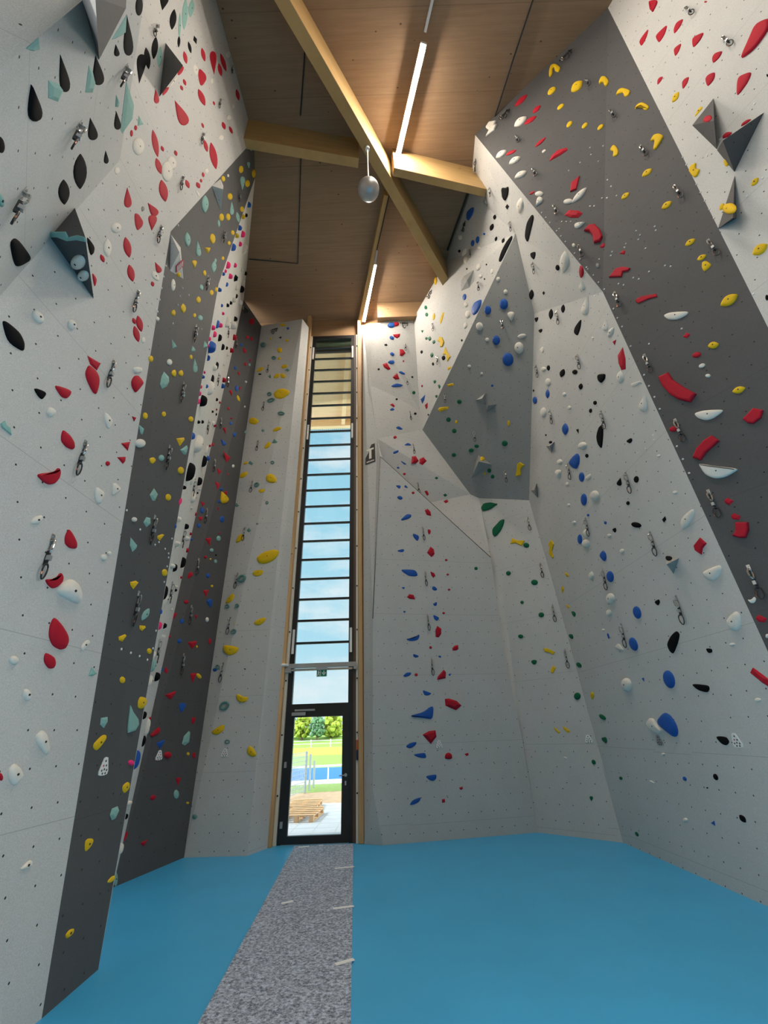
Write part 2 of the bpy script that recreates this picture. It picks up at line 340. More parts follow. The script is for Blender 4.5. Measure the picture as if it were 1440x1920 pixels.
WALL_NAME = dict(L1='wall_left', L2='wall_left_slate', L3='wall_left_inner', L4='wall_left_recess', L5='wall_left_column', L6='wall_left_reveal',
                 PF='wall_right_reveal', PL='wall_right_panel', PM='wall_right_panel_middle', PT='wall_right_panel_top', S='wall_right_upper',
                 G='wall_right_grey', T='wall_right_slope', R1='wall_right', RM='wall_right_strip', RD='wall_right_overhang', RU='wall_right_outer')
def panel_uv(me):
    uvl = me.uv_layers.new(name='panel')
    for p in me.polygons:
        n = p.normal; u = Vector((0, 0, 1)).cross(n)
        if u.length < 1e-3: u = Vector((1, 0, 0))
        u.normalize(); v = n.cross(u)
        for li in p.loop_indices:
            co = me.vertices[me.loops[li].vertex_index].co
            uvl.data[li].uv = (co.dot(u), co.dot(v))
def sheet(name, vs, fs, m, thick=0.0):
    me = bpy.data.meshes.new(name); me.from_pydata(vs, [], fs); me.update(); me.materials.append(m)
    panel_uv(me)
    o = bpy.data.objects.new(name, me); COL.objects.link(o)
    if thick:
        s = o.modifiers.new('board', 'SOLIDIFY'); s.thickness = thick; s.offset = -1
    return o
for w, m, vs, fs in WALLS:
    struct(sheet(WALL_NAME[w], vs, fs, M[m], 0.05))
JOINT = [(-0.323, 8.935, 3.901), (-0.046, 8.863, 8.096), (2.556, 9.451, 5.41)]
struct(MB().tube(JOINT, .009, 6).build('trim_8', M['black_pl']))
# the hall goes on behind the visitor
# with unglazed side openings, added and sized to let fill light onto the walls
struct(MB().box((-3.3, -4.5, 12.0), (-3.0, .6, 14.2)).build('wall_left_rear', M['header']))
struct(MB().box((5.6, -4.5, 6.0), (5.9, .9, 14.2)).build('wall_right_rear', M['header']))
struct(MB().box((-7, -4.7, 14.2), (9, 9.4, 14.45)).build('ceiling', M['ceil']))
struct(MB().box((-7, 9.4, 14.2), (9, 14.9, 14.45)).build('ceiling_eaves', M['soffit']))
# timber wall round the window
struct(MB().box((-7, 9.40, 13.40), (9, 9.65, 14.2)).build('wall_front_header', M['header']))
struct(MB().box((-7, 9.40, 0), (-2.30, 9.65, 13.4)).box((-0.57, 9.40, 0), (-0.3, 9.65, 13.4)).box((-0.3, 9.9, 0), (9, 10.1, 13.4)).build('wall_front', M['header']))
# closed wall behind the visitor
struct(MB().box((-7, -4.7, 0), (9, -4.5, 14.2)).build('wall_rear', M['header']))
struct(MB().box((0.02, 8.80, 13.50), (1.9, 9.0, 14.2)).build('trim_1', M['header']))
def timber(name, mb, label, m='beam'):
    return struct(mb.build(name, M[m], bevel=0.008))
timber('timber_post', MB().box((-2.33, 9.16, 0), (-2.20, 9.34, 14.2)), '', 'post')
timber('timber_post', MB().box((-0.66, 9.22, 0), (-0.565, 9.34, 14.0)), '', 'post')
def main_beam():
    a, b = Vector((-1.61, 2.19, 0)), Vector((-1.36, 2.19, 0)); c, d = Vector((1.93, 7.71, 0)), Vector((2.11, 7.33, 0))
    dr = ((c - a) + (d - b)).normalized(); p = (a + b) / 2 - dr * 4.0; q = (c + d) / 2 + dr * 0.6
    return MB().beam((p.x, p.y, 14.2), (q.x, q.y, 14.2), 0.235, 0.95)
timber('timber_beam', main_beam(), '')
timber('timber_purlin', MB().beam((-3.2, 4.11, 14.2), (-0.30, 4.61, 14.2), 0.19, 0.95), '')
timber('timber_purlin', MB().beam((0.50, 4.80, 14.2), (2.75, 5.30, 14.2), 0.17, 0.95), '')
timber('timber_rib', MB().beam((0.36, 5.60, 14.2), (-0.60, 9.38, 14.2), 0.14, 0.24), '')
timber('timber_rib', MB().beam((1.25, 2.30, 14.2), (2.9, -3.8, 14.2), 0.14, 0.10), '')
timber('timber_rib', MB().beam((-0.98, 9.66, 14.2), (-1.72, 14.7, 14.2), 0.16, 0.30), '', 'soffit')
timber('timber_rib', MB().box((-6, 14.45, 13.85), (8, 14.65, 14.2)), '', 'soffit')
struct(MB().box((-7, 14.88, 14.10), (9, 14.95, 14.5)).build('trim_2', M['fascia']))
mb = MB()
for i in range(60): mb.tube([(-4.4 + i*0.09, 14.70, 14.13), (-4.4 + i*0.09, 15.02, 14.13)], 0.03, 6)
struct(mb.build('trim_3', M['sheet']))

# ------------------------------------------------------------------ window and door
FY = 9.38
def window():
    w = empty('window_1', (-1.45, FY, 2.3)); struct(w)
    def part(n, mb, m): o = mb.build(n, m, w); o.matrix_parent_inverse = Matrix.Translation(w.location).inverted(); return o
    fr = MB()
    fr.box((-2.14, FY-.06, 2.22), (-2.035, FY+.04, 13.36)).box((-0.875, FY-.06, 2.22), (-0.77, FY+.04, 13.36))
    fr.box((-2.035, FY-.06, 13.22), (-0.875, FY+.04, 13.36)).box((-2.035, FY-.06, 2.22), (-0.875, FY+.04, 2.30))
    part('window_frame', fr, M['blackmetal'])
    zs = [3.03 + 0.4905 * k for k in range(1, 21)]
    for z in zs:
        part('glazing_bar', MB().box((-2.035, FY-.025, z-.024), (-0.875, FY+.02, z+.024)), M['blackmetal'])
    part('glass', MB().box((-2.03, FY-.006, 2.30), (-0.88, FY+.006, 13.22)), M['glass'])
    for x, zz in ((-2.09, (3.55, 9.35, 12.55)), (-0.825, (3.55, 9.35, 12.55))):
        for z in zz:
            part('hinge_cover', MB().box((x-.025, FY-.085, z-.26), (x+.025, FY-.06, z+.26)), M['white_pl'])
window()
struct(MB().box((-2.20, 9.26, 0), (-2.145, 9.36, 13.3)).build('trim_4', M['cream'], bevel=.004))
struct(MB().box((-0.71, 9.26, 0), (-0.662, 9.36, 13.3)).build('trim_5', M['cream'], bevel=.004))
struct(MB().box((-0.77, 9.30, 0), (-0.71, 9.39, 13.36)).build('trim_6', M['brown']))
struct(MB().box((-2.14, 9.58, 13.16), (-0.77, 9.70, 13.6)).build('trim_7', M['fascia']))
struct(MB().box((-2.14, 9.60, 12.95), (-0.77, 9.68, 13.16)).build('trim_9', M['blackmetal']))
for x in (-2.172, -0.686):
    for k in range(13):
        z = 0.75 + 1.0 * k
        o = MB().tube([(x, 9.262, z), (x, 9.235, z)], 0.016, 8).build('profile_clip', M['black_pl'])
        tag(o, 'small black clip on the %s cream profile, %s from the floor' % ('pallet-side' if x < -1 else 'latch-side', ['lowest', 'second', 'third', 'fourth', 'fifth', 'sixth', 'seventh', 'eighth', 'ninth', 'tenth', 'eleventh', 'twelfth', 'thirteenth'][k]), 'clip', 'clips on the cream window profiles')
def door():
    d = empty('door_1', (-1.46, FY, 0)); struct(d)
    inv = Matrix.Translation(d.location).inverted()
    def part(n, mb, m, par=d, bevel=0):
        o = mb.build(n, m, par, bevel=bevel)
        o.matrix_parent_inverse = inv
        return o
    part('door_frame', MB().box((-2.14, FY-.06, 0), (-2.075, FY+.04, 2.22)).box((-0.845, FY-.06, 0), (-0.77, FY+.04, 2.22)).box((-2.075, FY-.06, 2.14), (-0.845, FY+.04, 2.22)), M['blackmetal'])
    part('leaf', MB().box((-2.075, FY-.075, 0.01), (-1.96, FY, 2.14)).box((-0.985, FY-.075, 0.01), (-0.845, FY, 2.14)).box((-1.96, FY-.075, 2.055), (-0.985, FY, 2.14)).box((-1.96, FY-.075, 0.01), (-0.985, FY, 0.13)), M['blackmetal'])
    part('glass', MB().box((-1.96, FY-.045, 0.13), (-0.985, FY-.03, 2.055)), M['glass'])
    hb = MB().tube([(-0.91, FY-.075, 1.04), (-0.91, FY-.13, 1.04), (-1.03, FY-.13, 1.035)], 0.010, 8)
    part('handle', hb, M['steel'])
    part('handle_rose', MB().tube([(-0.91, FY-.075, 1.04), (-0.91, FY-.083, 1.04)], 0.028, 14), M['steel'])
    part('lock', MB().box((-0.925, FY-.085, 0.875), (-0.895, FY-.075, 0.945)), M['steel'], bevel=.004)
    part('door_closer', MB().box((-2.01, FY-.13, 2.085), (-1.73, FY-.075, 2.145)), M['alu'], bevel=.006)
    part('closer_rail', MB().box((-1.96, FY-.10, 2.165), (-1.55, FY-.06, 2.20)), M['alu'], bevel=.004)
    for z in (0.30, 1.24): part('hinge', MB().box((-2.10, FY-.105, z-.05), (-2.05, FY-.075, z+.05)), M['alu'], bevel=.004)
door()

# rail across the window
r = empty('safety_rail', (-1.45, 9.22, 3.03))
tag(r, 'grey metal rail across the tall window above the exit sign', 'rail')
inv = Matrix.Translation(r.location).inverted()
for n, mb, m in (('rail_bar', MB().box((-2.17, 9.20, 2.985), (-0.70, 9.28, 3.075)), 'alu'),
                 ('rail_bar', MB().box((-2.14, 9.24, 2.93), (-0.78, 9.30, 2.975)), 'steel'),
                 ('stay', MB().tube([(-2.15, 9.22, 3.05), (-2.36, 9.02, 3.04)], 0.03, 10), 'white_pl'),
                 ('end_cap', MB().tube([(-2.355, 9.025, 3.04), (-2.38, 9.0, 3.04)], 0.036, 10), 'black_pl'),
                 ('bracket', MB().box((-0.76, 9.20, 2.93), (-0.68, 9.36, 2.985)), 'alu'),
                 ('bracket', MB().box((-2.20, 9.20, 2.90), (-2.08, 9.36, 2.985)), 'alu')):
    o = mb.build(n, M[m], r, bevel=.004 if n == 'rail_bar' else 0); o.matrix_parent_inverse = inv
# exit sign
e = empty('exit_sign', (-1.42, 9.18, 2.87)); tag(e, 'green and white emergency exit sign with running figure and downward arrow', 'sign')
inv = Matrix.Translation(e.location).inverted()
def ep(n, mb, m):
    o = mb.build(n, M[m], e); o.matrix_parent_inverse = inv
ep('sign_housing', MB().box((-1.54, 9.16, 2.93), (-1.30, 9.22, 2.99)), 'grey_pl')
ep('sign_plate', MB().box((-1.525, 9.18, 2.80), (-1.315, 9.20, 2.93)), 'green')
pic = MB()
def quad(pts, y=9.178): pic.add([(x, y, z) for x, z in pts] + [(x, y - .002, z) for x, z in pts], [tuple(range(len(pts))), tuple(range(2*len(pts)-1, len(pts)-1, -1))])
quad([(-1.385, 2.915), (-1.365, 2.915), (-1.365, 2.865), (-1.385, 2.865)])
quad([(-1.42, 2.875), (-1.405, 2.885), (-1.375, 2.85), (-1.345, 2.885), (-1.33, 2.875), (-1.375, 2.82)])
quad([(-1.45, 2.92), (-1.44, 2.92), (-1.44, 2.81), (-1.45, 2.81)])
quad([(-1.505, 2.905), (-1.475, 2.905), (-1.48, 2.86), (-1.50, 2.86)])
quad([(-1.50, 2.862), (-1.485, 2.862), (-1.502, 2.81), (-1.516, 2.815)])
quad([(-1.488, 2.862), (-1.476, 2.862), (-1.455, 2.815), (-1.468, 2.812)])
quad([(-1.478, 2.90), (-1.456, 2.875), (-1.46, 2.865), (-1.482, 2.885)])
pic.ball((-1.483, 9.177, 2.916), 0.011, 1)
ep('pictogram', pic, 'white_pl')
# hammer box and socket beside the door
t = empty('hook_tag', (-0.686, 9.22, 1.45)); inv = Matrix.Translation(t.location).inverted(); tag(t, 'orange and navy tag hanging on the cream profile by the door handle', 'tag')
for n, mb, c in (('upper_sleeve', MB().box((-0.705, 9.225, 1.45), (-0.665, 9.26, 1.62)), (0.5, 0.11, 0.02)), ('lower_sleeve', MB().box((-0.705, 9.225, 1.28), (-0.665, 9.26, 1.45)), (0.01, 0.015, 0.06))):
    o = mb.build(n, mat(n, c, 0.5), t, bevel=.006); o.matrix_parent_inverse = inv
s = empty('wall_socket', (-0.43, 9.13, 0.33)); inv = Matrix.Translation(s.location).inverted(); tag(s, 'white double socket low on the pale reveal beside the door', 'socket')
SN = Vector((-0.37, -0.93, 0)); SU = Vector((0.93, -0.37, 0))
def sbox(u0, u1, z0, z1, d0, d1):
    c = Vector((-0.43, 9.15, 0)); m_ = MB(); vs = []
    for dd in (d0, d1):
        for uu, zz in ((u0, z0), (u1, z0), (u1, z1), (u0, z1)): vs.append(c + SU*uu + SN*dd + Vector((0, 0, zz)))
    return m_.add(vs, [(0,1,2,3),(7,6,5,4),(0,4,5,1),(1,5,6,2),(2,6,7,3),(3,7,4,0)])
o = sbox(-.06, .06, .28, .36, -.05, .03).build('socket_plate', M['white_pl'], s, bevel=.004); o.matrix_parent_inverse = inv
for u0 in (-.03, .03):
    o = sbox(u0-.013, u0+.013, .307, .333, .029, .033).build('socket_hole', M['black_pl'], s); o.matrix_parent_inverse = inv

# ------------------------------------------------------------------ ceiling fittings
def led_bar(p, q, label):
    p = Vector(p); q = Vector(q); mid = (p + q) / 2
    r = empty('led_bar_lamp', mid); tag(r, label, 'lamp', 'led bars under the timber ceiling')
    inv = Matrix.Translation(mid).inverted(); d = (q - p).normalized()
    def part(n, mb, m, bevel=0):
        o = mb.build(n, M[m], r, bevel=bevel); o.matrix_parent_inverse = inv
    up = Vector((0, 0, .03))
    part('housing', MB().beam(p + up*2, q + up*2, 0.125, 0.05), 'white_pl', .004)
    part('diffuser', MB().beam(p + d*.02 + up*.35, q - d*.02 + up*.35, 0.085, 0.018), 'led', .006)
    for e_ in (p, q):
        part('end_cap', MB().beam(e_ - d*.008 + up*2, e_ + d*.008 + up*2, 0.125, 0.075), 'white_pl')
    for f in (.2, .8):
        c = p.lerp(q, f); part('bracket', MB().tube([c + up*2, (c.x, c.y, 14.2)], 0.006, 6), 'steel')
LD = Vector((0.58, -2.12, 0)).normalized()
led_bar((1.14, 2.95, 13.98), (0.60, 4.93, 13.98), 'bright led bar above the room centre, ending at the big diagonal beam')
led_bar((-0.01, 7.38, 13.98), (-0.46, 9.30, 13.98), 'bright led bar ending at the wall corner above the tall window')
led_bar((1.71, 0.87, 13.98), (2.29, -1.25, 13.98), 'first led bar behind the visitor, out of the picture')
tag(MB().beam((1.17, 2.84, 14.19), (1.64, 1.1, 14.19), 0.05, 0.06).build('cable_trunking', M['white_pl']), 'pale cable trunking on the ceiling continuing the line of the upper led bar', 'trunking')
tag(MB().beam((-0.0, 7.3, 13.96), (0.07, 6.95, 13.96), 0.05, 0.05).build('cable_trunking', M['grey_pl']), 'short grey trunking at the head of the led bar over the window', 'trunking')
def conduit(pts, label, r=.014):
    tag(MB().tube(pts, r, 6).build('cable_conduit', M['black_pl']), label, 'conduit', 'black conduits on the timber ceiling')
conduit([(-1.28, 3.0, 14.18), (-1.58, 4.05, 14.18)], 'straight black conduit on the dark ceiling bay before the purlin')
conduit([(-1.70, 4.75, 14.18), (-2.31, 7.39, 14.18), (-3.72, 7.22, 14.18)], 'L-shaped black conduit on the ceiling bay over the crowded white wall')
conduit([(3.30, 2.2, 14.18), (3.05, 3.34, 14.18), (2.88, 4.2, 14.18)], 'black conduit meeting the top of the charcoal overhang')
conduit([(2.56, 5.5, 14.18), (2.14, 7.16, 14.18)], 'dark conduit along the top edge of the white wall past the purlin', .03)
conduit([(0.42, 5.60, 13.95), (0.05, 7.0, 13.95)], 'thin black cable along the rib between the two led bars', .016)
b = empty('pendant_speaker', (-0.08, 4.30, 11.45)); inv = Matrix.Translation(b.location).inverted(); tag(b, 'grey ball pendant hanging from the big diagonal beam', 'pendant')
for n, mb, m, sm in (('ball', MB().ball((-0.08, 4.33, 11.45), 0.215, 4), 'alu', True), ('rod', MB().tube([(-0.08, 4.33, 11.6), (-0.08, 4.33, 13.27)], 0.012, 8), 'white_pl', False),
                     ('canopy', MB().tube([(-0.08, 4.33, 13.16), (-0.08, 4.33, 13.30)], 0.05, 14), 'white_pl', False), ('collar', MB().tube([(-0.08, 4.33, 11.64), (-0.08, 4.33, 11.70)], 0.035, 12), 'white_pl', False)):
    o = mb.build(n, M[m], b, sm); o.matrix_parent_inverse = inv

# ------------------------------------------------------------------ carpet and tape
c = MB().add([(-1.79, 9.20, .012), (-0.75, 9.20, .012), (-0.35, 4.11, .012), (-1.41, 4.17, .012), (-1.05, -2, .012), (0.13, -2, .012),
              (-1.79, 9.20, -.01), (-0.75, 9.20, -.01), (-0.35, 4.11, -.01), (-1.41, 4.17, -.01), (-1.05, -2, -.01), (0.13, -2, -.01)],
             [(3, 2, 1, 0), (4, 5, 2, 3), (0, 1, 7, 6), (1, 2, 8, 7), (2, 5, 11, 8), (5, 4, 10, 11), (4, 3, 9, 10), (3, 0, 6, 9)]).build('carpet_runner', M['carpet'])
tag(c, 'speckled grey carpet runner across the blue floor to the glass door', 'carpet')
TAPES = [((-0.90, 7.72), (-0.62, 7.78), 'white tape bit on the carpet edge, nearest the door of the three'),
         ((-0.73, 6.17), (-0.50, 6.22), 'white tape bit on the carpet edge, middle one of three'),
         ((-0.55, 4.90), (-0.40, 4.98), 'white tape bit on the carpet edge, farthest of three from the door'),
         ((-1.36, 6.38), (-1.24, 6.45), 'white tape bit lying in the middle of the carpet'),
         ((-1.70, 9.08), (-1.52, 9.12), 'torn white tape at the carpet end below the door glass'),
         ((-1.36, 9.16), (-1.28, 9.18), 'tiny white scrap at the door threshold')]
for i, (p, q, lab) in enumerate(TAPES):
    tag(MB().beam((p[0], p[1], .016), (q[0], q[1], .016), .045, .004).build('tape_strip', M['tape']), lab, 'tape', 'white tape bits on the carpet')

# ------------------------------------------------------------------ holds, volumes and route tags
WHERE = dict(L1='the pale teardrop wall', L2='the slate band', L3='the narrow crowded white wall', L4='the dark recessed wall', L5='the pale yellow-hold column',
             PF='the window reveal', PL='the lower panel beside the window', PM='the middle panel beside the window', PT='the top panel beside the window',
             S='the white wall under the beam', G='the grey roof-like panel', T='the white slope above the seam', R1='the broad bright wall', RM='the narrow green-hold strip',
             RD='the charcoal overhang', RU='the outer wall of red fangs')
CNAME = dict(R='red', K='black', W='white', Y='yellow', B='blue', M='mint', G='green', P='pink', S='grey', T='teal')
SIZE = dict(t='tiny', s='small', m='mid-sized', l='large')
ONES = 'first second third fourth fifth sixth seventh eighth ninth tenth eleventh twelfth thirteenth fourteenth fifteenth sixteenth seventeenth eighteenth nineteenth'.split()
TENS = {2: ('twentieth', 'twenty'), 3: ('thirtieth', 'thirty'), 4: ('fortieth', 'forty'), 5: ('fiftieth', 'fifty')}
def ordinal(n):
    if n < 20: return ONES[n - 1]
    t, o = divmod(n, 10); return TENS[t][0] if o == 0 else TENS[t][1] + '-' + ONES[o - 1]
def shape_word(col, sh, w):
    if sh == 'dr': return 'teardrop'
    if sh == 'le': return 'almond'
    if sh == 'ov': return 'round'
    if sh == 'ha': return 'half_moon'
    if sh == 'tr': return 'triangular'
    if sh == 'ki': return 'diamond'
    if sh == 'ri': return 'loop'
    if sh == 'ar': return 'arch'
    if col == 'Y' and w == 'L5': return 'half_moon'
    if col == 'B' and w[0] == 'P': return 'wing'
    if col == 'R' and w == 'RU': return 'fang'
    if col == 'Y' and w in ('RM', 'G', 'S'): return 'ribbon'
    if sh == 'fa': return 'wedge'
    return 'pebble' if col == 'W' else 'lobed'
def frame(n):
    u = Vector((0, 0, 1)).cross(n).normalized(); return u, n.cross(u)
def unit_outline(sh):
    pts = []
    if sh == 'tr': return [(-1, 0), (0.0, .55), (1, 1), (1.05, 0), (1, -1), (0, -.55)], False
    if sh == 'ki': return [(-1, 0), (-.1, 1), (1, 0), (-.1, -1)], False
    if sh == 'ha': return [(math.cos(a), -0.15 - 0.0 + 1.15 * math.sin(a)) for a in [math.pi * k / 11 for k in range(12)]] + [(-.5, -.45), (.0, -.55), (.5, -.45)], True
    n = 20
    for k in range(n):
        a = 2 * math.pi * k / n; t = math.cos(a); s_ = math.sin(a)
        if sh == 'dr':
            x_ = (t + 1) / 2; f = x_ * math.sqrt(max(0.0, 1 - x_ ** 4)) / 0.62
            pts.append((t, math.copysign(f, s_) if abs(s_) > 1e-6 else 0))
        elif sh == 'le':
            pts.append((t, math.copysign((1 - t * t) ** 0.85, s_) if abs(s_) > 1e-6 else 0))
        else: pts.append((t, s_))
    return pts, True
def chaikin(P, k=.22):
    Q = []
    for i in range(len(P)):
        a, b = P[i], P[(i + 1) % len(P)]
        Q += [(a[0]*(1-k)+b[0]*k, a[1]*(1-k)+b[1]*k), (a[0]*k+b[0]*(1-k), a[1]*k+b[1]*(1-k))]
    return Q
def area(P): return sum(P[i][0]*P[(i+1) % len(P)][1] - P[(i+1) % len(P)][0]*P[i][1] for i in range(len(P))) / 2
def convex(P):
    n = len(P); s = 0
    for i in range(n):
        a, b, c_ = P[i-1], P[i], P[(i+1) % n]
        k = (b[0]-a[0])*(c_[1]-b[1]) - (b[1]-a[1])*(c_[0]-b[0])
        if k < 0: s += 1
    return s == 0
def inset(P, d):
    n = len(P); Q = []
    for i in range(n):
        a, b, c_ = Vector(P[i-1]), Vector(P[i]), Vector(P[(i+1) % n])
        e1 = (b - a); e2 = (c_ - b)
        if e1.length < 1e-7 or e2.length < 1e-7: Q.append(tuple(b)); continue
        e1.normalize(); e2.normalize(); nn = Vector((-e1.y - e2.y, e1.x + e2.x))
        if nn.length < 1e-4: Q.append(tuple(b)); continue
        nn.normalize(); k = max(.45, nn.dot(Vector((-e1.y, e1.x)))); q = b + nn * (d / k); Q.append((q.x, q.y))
    return Q
def hold_mesh(mb, P, H, fac, u, v, n):
    if area(P) < 0: P = P[::-1]
    A = area(P); per = sum((Vector(P[i]) - Vector(P[i-1])).length for i in range(len(P)))
    vs = []; fs = []; m = len(P)
    to = lambda q, h: u * q[0] + v * q[1] + n * h
    if convex(P) or not fac and m <= 18 and convex(chaikin(P)):
        cx = sum(p[0] for p in P) / m; cy = sum(p[1] for p in P) / m
        if fac: prof = [(1, -.004), (1, .18), (.52, 1.0)]
        else: prof = [(1, -.004), (.985, .22), (.90, .52), (.72, .80), (.45, .95)]
        for s_, h in prof: vs += [to((cx + (p[0]-cx)*s_, cy + (p[1]-cy)*s_), h*H) for p in P]
        for r_ in range(len(prof) - 1):
            for k in range(m): fs.append((r_*m+k, r_*m+(k+1) % m, (r_+1)*m+(k+1) % m, (r_+1)*m+k))
        vs.append(to((cx, cy), H)); top = len(vs) - 1; b_ = (len(prof)-1)*m
        for k in range(m): fs.append((b_+k, b_+(k+1) % m, top))
    else:
        w = 2 * A / per; cx = sum(p[0] for p in P) / m; cy = sum(p[1] for p in P) / m
        rings = [(P, -.003), (P, H*.45), (inset(P, w*.10), H*.85), (inset(P, w*.24), H)]
        for Q, h in rings: vs += [to(q, h) for q in Q]
        for r_ in range(3):
            for k in range(m): fs.append((r_*m+k, r_*m+(k+1) % m, (r_+1)*m+(k+1) % m, (r_+1)*m+k))
        fs.append(tuple(range(3*m, 4*m)))
    mb.add(vs, fs)
